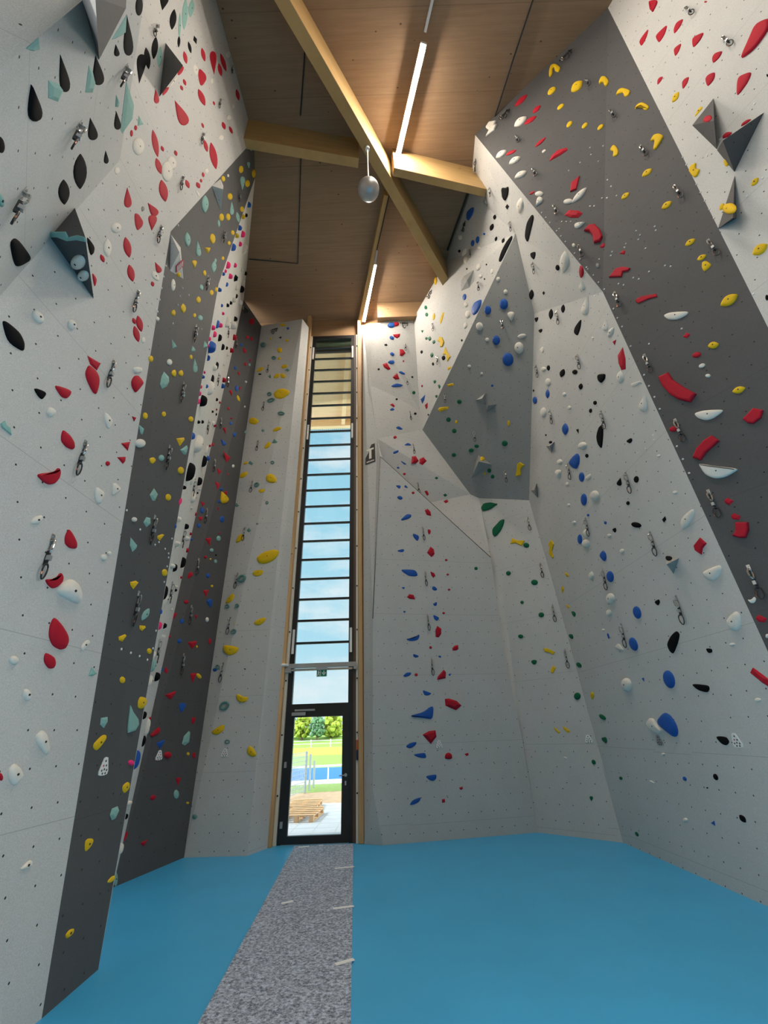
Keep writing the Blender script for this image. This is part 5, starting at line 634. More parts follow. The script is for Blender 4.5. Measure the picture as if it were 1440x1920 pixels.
13 | 1 7 1 3529 6150 9708 -1776 -20 14 -63 132 101 -56 36 -81 -56 -39 ; 1 7 0 3543 6150 9334 -1776 -20 14 -81 121 80 -30 59 -86 -38 -34 ; 1 1 2 3569 5646 9200 -1776 -20 23 -69 -72 -58 83 ; 2 7 1 3549 6321 8939 -1776 -20 18 -95 111 79 26 66 -77 -26 -89 ; 1 1 1 3597 5271 8849 -1776 -20 19 -52 -54 -46 68 ; 1 2 0 3529 7129 8545 -1776 -20 10 -15 -22 -27 26 ; 2 2 0 3556 6491 8541 -1776 -20 35 83 -75 -10 -57 ; 1 2 0 3568 6322 8395 -1776 -20 18 -30 -45 -53 57 ; 4 2 1 3534 7192 8313 -1776 -20 25 -45 -67 -85 79 ; 2 0 2 3643 4732 8182 -1776 -20 40 -124 -78 -58 99 ; 2 2 1 3569 6492 8161 -1776 -20 37 -36 -74 -85 82 ; 1 7 2 3630 5116 8092 -1776 -20 18 182 37 71 -75 -78 -123 -145 56 -50 106 ; 4 1 1 3569 6649 7979 -1776 -20 22 -56 -76 -69 68 ; 1 1 1 3603 5956 7856 -1776 -20 26 -85 -23 -59 84 ; 2 2 1 3560 7009 7786 -1776 -20 43 -58 -86 -104 92 ; 2 2 0 3659 4887 7548 -1776 -20 13 -9 -19 -22 25 ; 1 2 0 3629 5610 7518 -1776 -20 22 70 -50 1 -56 ; 2 2 0 3609 6122 7464 -1776 -20 22 -20 -31 -48 46 ; 2 0 2 3679 4529 7409 -1776 -20 30 -58 -55 -43 65 ; 1 2 0 3569 7195 7312 -1776 -20 10 -6 -21 -27 18 ; 2 3 2 3687 4501 7201 -1776 -20 27 -81 -10 -28 61 ; 1 1 1 3642 5604 7150 -1776 -20 20 -39 -36 -49 56 ; 2 2 0 3621 6120 7116 -1776 -20 23 -16 -34 -51 43 ; 1 2 0 3582 7104 7047 -1776 -20 16 62 -48 -17 -25 ; 0 8 1 3693 4520 7004 -1776 -20 12 -31 48 52 -4 -22 -44 ; 4 1 2 3615 6463 6877 -1776 -20 31 -64 -97 -95 78 ; 1 7 1 3677 5063 6805 -1776 -20 26 -61 139 123 -32 68 -93 -51 -79 -96 32 ; 0 8 3 3706 4535 6630 -1776 -20 22 112 145 67 -46 -12 -182 -89 -123 -87 22 -38 136 ; 1 2 0 3669 5422 6590 -1776 -20 16 -21 -28 -40 39 ; 1 2 0 3663 5598 6571 -1776 -20 14 -26 -26 -35 35 ; 1 4 0 3642 6119 6538 -1776 -20 13 4 47 39 -23 ; 2 7 1 3607 6996 6467 -1776 -20 28 -97 89 38 53 110 -56 40 -90 -94 3 ; 2 1 2 3705 4699 6444 -1776 -20 34 -53 -74 -54 58 ; 2 0 1 3605 7178 6299 -1776 -20 42 29 81 107 -62 ; 2 2 1 3652 6132 6222 -1776 -20 43 119 -57 1 -72 ; 4 7 2 3639 6509 6139 -1776 -20 35 -236 138 148 100 197 -12 129 -116 -23 -163 -140 -51 ; 2 7 1 3726 4496 6097 -1776 -20 14 -70 74 -3 26 92 -37 90 -59 -2 -32 -79 26 ; 1 7 3 3682 5604 6021 -1776 -20 21 180 118 74 -49 -82 -218 -136 -67 -101 70 43 161 ; 1 2 0 3661 6117 5986 -1776 -20 15 -16 -31 -44 30 ; 2 2 0 3626 6990 5937 -1776 -20 23 -18 -28 -55 34 ; 4 2 1 3654 6468 5763 -1776 -20 25 -48 -74 -77 50 ; 2 0 2 3738 4515 5740 -1776 -20 38 -86 -73 -53 63 ; 2 7 1 3666 6281 5637 -1776 -20 20 -115 58 103 19 79 -46 -49 -45 ; 2 2 0 3632 7165 5559 -1776 -20 19 -16 -24 -46 26 ; 1 7 1 3724 5042 5486 -1776 -20 12 -82 53 55 18 58 -38 -12 -47 ; 4 2 2 3661 6628 5377 -1776 -20 28 -57 -94 -89 50 ; 2 2 1 3680 6278 5254 -1776 -20 52 -47 -74 -113 66 ; 2 2 0 3645 7164 5178 -1776 -20 23 -12 -25 -59 27 ; 3 8 2 3596 8347 5132 -1776 -20 18 -72 141 117 160 172 34 10 -65 3 -196 -56 -205 -170 -47 -49 51 ; 1 0 1 3716 5571 5093 -1776 -20 20 -53 -38 -47 41 ; 4 2 0 3670 6658 5070 -1776 -20 12 -11 -23 -37 18 ; 2 2 0 3759 4664 4938 -1776 -20 13 29 -13 -3 -19 ; 1 2 1 3737 5221 4914 -1776 -20 18 -31 -39 -44 31 ; 4 2 1 3658 7154 4819 -1776 -20 23 -42 -80 -77 32 ; 2 2 1 3669 6898 4819 -1776 -20 34 -31 -63 -84 36 ; 4 2 0 3699 6260 4718 -1776 -20 12 -14 -22 -34 17 ; 1 2 0 3729 5572 4709 -1776 -20 16 35 -20 -16 -26 ; 2 2 1 3670 6999 4662 -1776 -20 44 -36 -71 -110 44 ; 1 7 1 3714 6099 4505 -1776 -20 11 -60 46 53 23 39 -36 -20 -46 ; 2 2 0 3707 6276 4490 -1776 -20 19 53 -27 -17 -22 ; 3 8 0 3636 8005 4421 -1776 -20 11 -77 74 16 37 88 -65 -30 -34 ; 2 2 0 3779 4670 4365 -1776 -20 16 34 -18 -10 -20 ; 1 2 2 3741 5580 4342 -1776 -20 20 93 -64 -32 -27 ; 4 7 2 3700 6616 4267 -1776 -20 20 -109 57 40 94 100 7 60 -81 -17 -99 -85 -24 ; 3 8 1 3628 8345 4224 -1776 -20 10 -24 58 48 56 75 -14 -62 -74 -57 7 ; 1 8 1 3771 5029 4153 -1776 -20 10 -39 18 36 31 33 -18 -28 -34 ; 2 2 0 3727 6095 4139 -1776 -20 23 49 -23 -21 -27 ; 2 1 1 3683 7152 4103 -1776 -20 32 -48 -60 -77 30 ; 2 7 3 3793 4673 3976 -1776 -20 31 126 76 158 45 77 -32 -60 -84 -139 -80 -120 13 -46 58 ; 4 2 2 3713 6619 3899 -1776 -20 30 -31 -86 -96 26 ; 3 8 0 3642 8322 3860 -1776 -20 10 -65 63 9 33 80 -55 -29 -26 ; 6 7 1 3655 8173 3674 -1776 -20 14 -75 74 53 31 89 -25 8 -71 -65 -15 ; 0 8 2 3806 4669 3611 -1776 -20 22 -80 39 56 83 104 -14 21 -43 -31 -102 -91 -21 ; 2 2 2 3716 6805 3583 -1776 -20 46 -41 -78 -110 29 ; 2 2 1 3715 6984 3387 -1776 -20 28 -31 -49 -69 18 ; 6 7 0 3653 8527 3311 -1776 -20 17 -82 61 79 28 83 -48 -1 -59 -94 6 ; 2 7 3 3818 4668 3264 -1776 -20 38 -144 59 23 59 146 48 143 2 59 -60 -46 -83 -123 -27 ; 1 7 1 3773 5753 3221 -1776 -20 12 -70 27 55 33 53 -14 -17 -49 ; 4 2 2 3752 6261 3210 -1776 -20 29 -12 -91 -91 9 ; 2 2 0 3709 7311 3175 -1776 -20 14 46 -14 -16 -16 ; 4 7 1 3717 7219 3055 -1776 -20 10 -32 39 24 51 32 -38 -24 -51 ; 2 7 1 3734 7005 2834 -1776 -20 20 -129 30 21 67 112 -74 -19 -42 ; 4 2 2 3751 6607 2812 -1776 -20 31 4 -99 -100 -1 ; 6 2 1 3672 8529 2767 -1776 -20 21 61 -52 -79 -15 ; 2 7 3 3837 4672 2703 -1776 -20 39 85 99 107 46 64 -48 4 -92 -96 -76 -108 23 -24 68 ; 1 7 3 3793 5738 2679 -1776 -20 25 135 124 174 69 68 -34 -88 -143 -140 -97 -147 -7 -11 81 ; 2 2 1 3838 4838 2486 -1776 -20 14 39 -4 -8 -17 ; 1 7 1 3823 5197 2480 -1776 -20 11 -46 35 52 13 35 -28 -35 -26 ; 4 4 0 3767 6659 2304 -1776 -20 10 -4 27 29 3 ; 2 2 2 3748 7127 2284 -1776 -20 54 -30 -93 -137 2 ; 4 2 2 3793 6090 2254 -1776 -20 37 -7 -112 -113 -9 ; 3 2 1 3699 8334 2213 -1776 -20 17 -34 -62 -65 4 ; 0 8 3 3857 4669 2125 -1775 -20 21 -101 55 -40 100 -12 73 90 -37 51 -102 -12 -50 ; 1 7 2 3821 5551 2100 -1776 -20 17 -157 49 -97 54 123 17 119 -25 60 -61 -76 -25 ; 2 2 1 3858 4826 1918 -1775 -20 15 37 -5 -13 -19 ; 6 2 1 3718 8187 1852 -1776 -20 19 90 -41 -59 -24 ; 4 7 3 3797 6440 1711 -1776 -20 43 8 157 117 112 173 6 161 -85 102 -142 15 -154 -231 0 -216 61 ; 2 7 2 3784 6769 1695 -1776 -20 39 -160 33 -44 104 46 98 76 17 164 -56 72 -98 -84 -56 ; 1 7 2 3840 5539 1535 -1775 -20 17 -100 30 -62 43 69 37 88 -16 15 -54 -50 -38 ; 6 7 1 3724 8336 1498 -1776 -20 16 -105 31 84 48 82 -19 15 -61 -92 -14 ; 2 2 0 3795 6775 1343 -1777 -16 14 43 -1 -15 -18 ; 1 2 1 3838 5895 1146 -1775 -20 13 9 -31 -39 -14 ; 4 2 0 3815 6489 1079 -1775 -20 11 16 -20 -34 -14 ; 1 2 0 3833 6111 1016 -1775 -20 10 8 -5 -12 -6 ; 2 2 1 3786 7274 971 -1777 -16 11 51 -13 -21 -13 ; 6 2 0 3751 8150 945 -1776 -20 12 26 -18 -45 -17 ; 1 1 1 3859 5713 770 -1775 -20 15 27 -31 -39 -21 ; 4 8 0 3840 6230 647 -1775 -20 12 -47 -5 30 29 16 -24 ; 2 2 0 3819 6763 597 -1775 -20 18 46 -1 -26 -24 ; 6 2 1 3773 8135 208 -1775 -20 12 26 -23 -45 -18
11 | 2 2 0 2887 6081 11075 -1437 -252 30 -24 -43 -36 36 ; 2 2 0 3026 6169 10726 -1437 -252 33 -25 -46 -39 38 ; 4 2 1 2698 6623 10717 -1437 -252 43 -54 -88 -70 68 ; 2 2 1 2541 6958 10565 -1437 -252 59 -47 -83 -75 66 ; 4 2 2 2994 6357 10546 -1437 -252 51 -58 -105 -82 77 ; 2 0 1 3132 6438 10207 -1437 -252 57 42 101 71 -55 ; 2 2 0 2695 7048 10188 -1437 -252 33 -22 -39 -42 36 ; 4 2 1 2867 6941 10029 -1437 -252 46 -53 -95 -78 66 ; 2 2 0 2334 7692 9997 -1437 -252 30 -18 -31 -40 31 ; 3 8 1 1921 8286 9959 -1437 -252 15 -96 83 94 -10 83 -79 -85 4 ; 2 2 1 3323 6579 9704 -1437 -252 35 92 -45 -10 -50 ; 2 2 0 2590 7621 9649 -1437 -252 24 -13 -31 -33 21 ; 3 8 2 1740 8818 9600 -1437 -252 24 -165 91 -78 101 186 -47 150 -106 -141 -4 ; 2 2 2 3282 6768 9537 -1437 -252 72 -61 -113 -88 72 ; 4 2 2 3087 7064 9499 -1437 -252 67 -74 -135 -113 90 ; 6 2 0 2117 8412 9464 -1437 -252 31 62 -43 -29 -50 ; 6 2 0 1867 8899 9280 -1437 -252 33 65 -42 -32 -54 ; 4 2 0 2800 7651 9254 -1437 -252 15 -14 -25 -27 19 ; 3 2 0 2050 8795 9099 -1437 -252 19 -22 -47 -39 22 ; 6 2 0 2003 8980 8947 -1437 -252 32 62 -39 -30 -51 ; 6 2 0 1990 9398 8445 -1437 -252 28 64 -37 -27 -46 ; 3 2 1 3125 7963 8306 -1437 -252 17 -33 -68 -31 18 ; 6 2 0 2496 8829 8293 -1437 -252 24 60 -38 -24 -38 ; 6 2 0 2382 8993 8282 -1437 -252 28 70 -40 -27 -46 ; 6 2 1 3057 8320 7974 -1437 -252 36 69 -41 -33 -60 ; 6 2 0 2763 8998 7625 -1437 -252 30 51 -27 -28 -50 ; 3 2 0 2673 9124 7622 -1437 -252 16 -16 -34 -32 14 ; 6 2 0 2831 9035 7464 -1437 -252 27 46 -28 -30 -43 ; 3 8 2 3339 8474 7298 -1437 -252 29 3 126 98 140 164 25 42 -15 -31 -149 -172 -115 -76 8
113 | 1 2 1 3768 5212 3669 -1333 570 19 40 -37 2 -125
14 | 6 7 2 2714 9477 6833 -1306 -6 35 -204 39 -109 130 87 85 196 11 279 -37 183 -62 53 -106 -176 -82 ; 6 7 2 2843 9376 6155 -1306 -6 40 208 177 175 69 68 -80 -24 -155 -127 -205 -175 -131 -158 23 -31 101 90 179 ; 3 8 2 3158 9103 5638 -1314 2 23 -183 8 -108 136 -1 43 183 -22 88 -128 -48 -10 ; 6 2 1 3304 8974 5495 -1314 2 30 64 -39 -26 -54 ; 6 2 0 2885 9344 4955 -1320 -5 27 58 -21 -16 -50 ; 6 2 1 3310 8966 4590 -1320 -5 31 74 -24 -17 -58 ; 6 2 0 3033 9220 4217 -1320 -5 19 41 -9 -7 -36 ; 6 2 1 3313 8973 3864 -1319 -6 28 60 -12 -12 -52 ; 6 2 1 2903 9346 3497 -1319 -6 22 59 -18 -15 -39 ; 3 8 2 3318 8979 3113 -1319 -6 17 -110 79 -2 48 118 -35 69 -85 1 -29 -88 -7 ; 6 7 1 3048 9224 2941 -1319 -6 20 -60 33 7 45 67 28 51 -28 -15 -55 -60 -15 ; 3 8 1 3321 8982 2754 -1319 -6 16 -42 15 22 73 66 22 18 -28 -2 -72 -57 -48 ; 6 2 1 3595 8754 2233 -1312 -12 34 -16 -63 -63 4 ; 3 8 1 3340 8993 1668 -1312 -12 13 -57 66 12 27 71 -31 19 -54 -49 4 ; 3 8 1 3199 9117 1660 -1312 -12 11 -50 59 -23 50 61 -34 28 -53 -42 9 ; 2 2 0 3246 9088 1202 -1312 -12 11 28 -15 -11 -12 ; 6 2 0 3620 8762 1143 -1312 -12 18 16 -33 -32 -17 ; 6 7 1 3486 8894 591 -1312 -12 10 -34 16 9 36 41 13 -13 -50
7 | 4 7 0 582 9011 7237 -790 -17 10 -51 -5 -10 60 60 -39 -2 -35 ; 4 7 1 393 8975 7223 -790 -17 14 -91 34 67 45 24 -79 ; 0 2 0 756 9050 7071 -790 -17 17 38 -1 -5 -36 ; 4 2 1 411 8988 6904 -790 -17 23 67 -15 -13 -49 ; 0 8 1 1099 9133 6537 -790 -17 26 -83 55 -5 105 64 23 74 -96 -43 -69 ; 4 7 2 548 9030 6375 -790 -17 22 -156 -77 14 95 142 77 80 -32 -116 -101 ; 0 7 1 1083 9146 6016 -790 -17 14 -34 65 38 56 40 -21 -9 -87 -35 -37 ; 4 7 1 750 9085 5857 -790 -17 22 -78 97 62 46 77 -16 28 -118 -72 2 ; 4 7 1 370 9022 5490 -790 -17 13 -97 2 49 49 82 14 33 -41 -71 -29 ; 0 8 2 1087 9162 5486 -790 -17 29 -4 138 74 72 81 -50 -2 -131 -104 -21 ; 0 5 0 1437 9236 5299 -790 -17 17 39 -1 -5 -34 ; 6 2 0 2146 9380 5115 -790 -17 20 43 1 -5 -41 ; 4 7 2 558 9075 4961 -790 -17 28 -239 70 127 77 185 -83 -20 -89 -152 -13 ; 0 5 0 1439 9247 4941 -790 -17 15 40 1 -3 -30 ; 0 8 1 1080 9178 4928 -790 -17 17 -56 74 30 42 60 -15 8 -81 -34 -29 ; 4 7 1 1090 9190 4597 -790 -17 17 -44 50 13 52 76 -21 4 -54 -61 -18 ; 4 7 0 376 9050 4595 -790 -17 10 -47 18 45 20 2 -38 ; 0 5 0 1433 9257 4580 -790 -17 15 38 3 -1 -29 ; 0 8 1 542 9089 4393 -790 -17 21 -100 -4 -41 63 58 43 92 -55 -36 -46 ; 4 7 0 1078 9198 4242 -790 -17 15 -59 5 51 58 26 -43 -36 -38 ; 4 7 0 372 9066 4058 -790 -17 10 -36 18 38 19 -2 -37 ; 0 5 0 1251 9238 4042 -790 -17 16 37 0 -3 -30 ; 4 7 1 1069 9205 3934 -790 -17 18 -71 77 87 5 21 -70 -43 -39 ; 0 8 2 1089 9218 3630 -790 -17 28 -10 130 79 69 62 -45 1 -116 -68 -106 -62 37 ; 4 7 2 548 9117 3486 -790 -17 15 -190 -5 -9 6 114 97 125 47 73 -34 -98 -54 ; 0 2 0 893 9190 3303 -790 -17 16 30 0 -2 -30 ; 0 8 1 1440 9297 3293 -790 -17 26 -71 0 -16 50 62 66 64 -21 17 -50 -71 -54 ; 4 7 1 559 9130 3134 -790 -17 12 -57 48 89 -4 2 -41 -51 -14 ; 4 7 0 1077 9231 3118 -790 -17 10 -53 10 27 25 26 -35 ; 4 7 1 361 9102 2769 -790 -17 15 -97 -28 -17 42 94 40 63 -15 -45 -50 ; 0 2 0 545 9138 2763 -790 -17 17 34 0 -2 -30 ; 4 7 0 1257 9277 2757 -790 -17 10 -36 5 40 30 -4 -35 ; 0 8 2 1090 9245 2741 -790 -17 31 46 114 90 65 71 -54 -117 -84 -99 -20 ; 4 7 1 735 9186 2411 -790 -17 16 -84 65 24 27 111 -5 42 -46 -51 -40 ; 0 8 2 1252 9293 2199 -790 -17 41 -151 98 -68 105 94 56 191 -33 63 -116 -151 -25 ; 4 7 3 683 9187 2030 -790 -17 32 -304 -16 -46 34 136 144 175 109 132 -100 -30 -72 -278 -44 ; 0 8 2 752 9212 1641 -790 -17 43 -157 29 -29 86 108 97 121 -15 -6 -134 ; 4 7 2 366 9141 1501 -790 -17 18 -120 -23 -29 39 116 53 78 -11 -34 -59 ; 4 7 2 542 9181 1321 -790 -17 17 -165 23 1 39 89 41 108 -52 -48 -33 ; 0 8 0 1445 9358 1304 -790 -17 12 -48 10 30 26 36 -12 -11 -29 ; 0 7 1 1077 9286 1288 -790 -17 27 -86 -45 -60 41 10 67 74 27 72 -51 ; 4 7 2 722 9227 957 -790 -18 20 -135 27 94 49 94 -10 31 -60 -44 -43 ; 0 8 0 1268 9340 760 -790 -16 12 -44 9 30 26 32 -12 -13 -28 ; 4 7 2 386 9172 603 -790 -18 17 -119 -50 -52 22 108 61 83 -2 -25 -47 ; 0 8 0 909 9275 582 -790 -16 13 -30 23 28 28 29 -23 -27 -29
8 | 1 2 0 500 9355 10517 -694 23 15 36 5 -7 -41 ; 0 8 0 366 9292 10229 -694 23 15 -88 -3 2 81 72 -15 38 -75 ; 1 2 0 1036 9538 10092 -694 23 18 44 6 -8 -48 ; 4 7 1 347 9278 10056 -694 23 14 -89 -47 15 86 85 2 -24 -66 ; 4 7 1 522 9318 9388 -679 8 14 -122 -21 -12 79 133 -16 -5 -60 ; 0 7 0 384 9247 9007 -706 65 14 -61 1 17 76 69 14 -26 -83 ; 4 7 1 737 9349 8822 -706 65 12 -127 -62 8 79 121 -5 -5 -45 ; 4 7 1 382 9201 8469 -794 -87 16 -79 -2 83 77 68 -4 -67 -74 ; 0 8 1 1109 9415 8287 -706 65 35 -82 57 46 155 131 31 -23 -150 -108 -105 ; 0 8 1 883 9333 8271 -706 65 41 -66 114 53 157 125 -4 36 -109 -111 -156 ; 4 7 1 581 9288 8156 -794 -87 10 -100 78 11 20 90 -32 10 -52 ; 4 2 0 423 9281 8007 -794 -87 12 36 -6 -6 -26 ; 0 2 0 585 9338 7836 -794 -87 16 37 3 -1 -34 ; 6 7 0 1459 9511 7782 -794 -87 11 -59 1 11 49 57 -5 -7 -47 ; 0 8 0 1159 9525 7332 -794 -87 17 -63 50 12 69 55 -39 5 -84 ; 6 5 0 1661 9623 7303 -794 -87 24 58 -1 -6 -50 ; 0 8 0 1664 9633 7111 -839 85 15 -75 2 31 66 65 -5 -13 -65
9 | 0 2 1 598 8981 13374 -881 -108 36 107 18 7 -85 ; 4 2 1 456 8983 13338 -881 -108 45 128 18 7 -103 ; 0 8 1 611 9066 12930 -881 -108 26 -121 51 112 75 93 -18 13 -103 -93 -35 ; 4 2 0 447 9075 12854 -881 -108 29 68 -43 -27 -59 ; 1 7 0 251 9119 12591 -881 -108 12 -72 7 27 54 55 -31 -6 -45 ; 0 8 1 749 9191 12299 -881 -108 36 -67 128 39 116 110 -19 -2 -133 -77 -108 ; 4 2 0 435 9190 12249 -881 -108 27 54 -55 -34 -47 ; 0 2 0 779 9251 11992 -881 -108 14 26 0 -1 -32 ; 4 7 1 400 9231 11939 -725 -39 24 -139 -49 -59 59 100 102 107 -23 -15 -95 ; 0 8 1 240 9197 11723 -725 -39 33 -125 58 8 151 129 -70 50 -137 -89 -49 ; 4 7 1 710 9330 11566 -881 -108 16 -117 36 -20 70 96 -19 94 -71 -25 -42 ; 1 2 0 -7 9134 11549 -730 -40 15 35 9 0 -38 ; 1 2 0 1024 9369 11414 -881 -108 16 30 -6 -6 -34 ; 0 8 1 523 9310 11383 -725 -39 31 -119 -41 27 167 105 -62 -27 -114 ; 4 7 2 535 9337 11054 -725 -39 20 -214 -76 -19 90 214 71 133 -23 -116 -101 ; 6 2 0 1042 9474 10870 -881 -108 26 49 -1 -3 -58
110 | 3 2 0 2608 8880 7925 -664 257 30 88 30 -66 -141"""
WALL_KEYS = ['L1', 'L2', 'L3', 'L4', 'L5', 'L6', 'PF', 'PL', 'PM', 'PT', 'S', 'G', 'T', 'R1', 'RM', 'RD', 'RU']
SHAPES = ['drop', 'leaf', 'oval', 'half', 'tri', 'kite', 'ring', 'poly', 'fac', 'arc']
def wall_key(s):
    k = int(s); return WALL_KEYS[k] if k < 100 else 'V%d' % (k - 100)
# each row: colour, shape and size class, then millimetres: place on the wall, facing of the wall (tenths of a degree), depth, outline in the wall's own plane
recs = []
for line in HOLDS.split('\n'):
    w, body = line.split('|'); w = wall_key(w)
    for r_ in body.split(';'):
        tk = [int(x) for x in r_.split()]
        if tk[5] < 0 or tk[4] < -2000: continue
        recs.append((w, 'RKWYBMGPS'[tk[0]], SHAPES[tk[1]][:2], 'tsml'[tk[2]], [x / 1000 for x in tk[3:]]))
VOL_WHERE = {}
count = {}; seen = {}
for w, col, sh, sz, d in recs:
    k = (w, col, shape_word(col, sh, w)); count[k] = count.get(k, 0) + 1
VNAME = {0: 'the top slate volume', 2: 'the large slate pyramid', 3: 'the pale folded volume', 5: 'the slim slate pyramid',
         7: 'the hanging slate spike', 10: 'the long grey volume', 13: 'the little grey pyramid'}
for w, col, sh, sz, d in recs:
    word = shape_word(col, sh, w); k = (w, col, word); seen[k] = seen.get(k, 0) + 1; i = seen[k]; n_ = count[k]
    if w[0] == 'V': where = VNAME.get(int(w[1:]), 'a wall volume')
    else: where = WHERE[w]
    if n_ == 1: pos = 'the only one there'
    elif i == 1: pos = 'highest of these'
    elif i == n_: pos = 'lowest of these'
    elif i <= n_ / 2 + .5: pos = ordinal(i) + ' such from the top'
    else: pos = ordinal(n_ - i + 1) + ' such from the bottom'
    sw = word.replace('_', '-')
    label = '%s %s %s hold on %s, %s' % (SIZE[sz], CNAME[col], sw + ('' if word in ('round', 'triangular', 'lobed') else '-shaped'), where, pos)
    x, y, z, az, el, H = d[:6]; az = math.radians(az * 100); el = math.radians(el * 100)
    n = Vector((math.cos(el)*math.cos(az), math.cos(el)*math.sin(az), math.sin(el))); u, v = frame(n); q = d[6:]
    mkey = 'T' if (col == 'M' and w == 'L5') else col
    mb = MB(); fac = sh in ('fa', 'tr', 'ki')
    if sh in ('po', 'fa', 'ar'):
        P = [(q[k_], q[k_+1]) for k_ in range(0, len(q), 2)]
        if area(P) < 0: P = P[::-1]
        if sh != 'fa': P = chaikin(chaikin(P, .2), .25) if len(P) < 12 else chaikin(P, .25)
        hold_mesh(mb, P, H, fac, u, v, n)
    elif sh == 'ri':
        a = Vector((q[0], q[1])); b_ = Vector((q[2], q[3])); R_ = min(a.length, b_.length) * .30
        pts = []
        for k_ in range(16):
            an = 2*math.pi*k_/16; c2 = a*(.74*math.cos(an)) + b_*(.74*math.sin(an)); pts.append(u*c2.x + v*c2.y + n*R_*.8)
        mb.tube(pts, R_, 7, True)
    else:
        O_, sm = unit_outline(sh)
        P = [(q[0]*t + q[2]*s_, q[1]*t + q[3]*s_) for t, s_ in O_]
        hold_mesh(mb, P, H, fac, u, v, n)
    o = mb.build(word + '_hold', HM[mkey], None, not fac, (x, y, z))
    tag(o, label, 'climbing hold', '%s holds on %s' % (CNAME[col], where))
    if sz in 'ml' and sh in ('dr', 'le', 'ov', 'po', 'ha') and col in 'WMY':
        bb = MB().tube([n*(H*.9), n*(H + .004)], max(.008, min(.014, H*.2)), 8).build('bolt', M['bolt'], o)

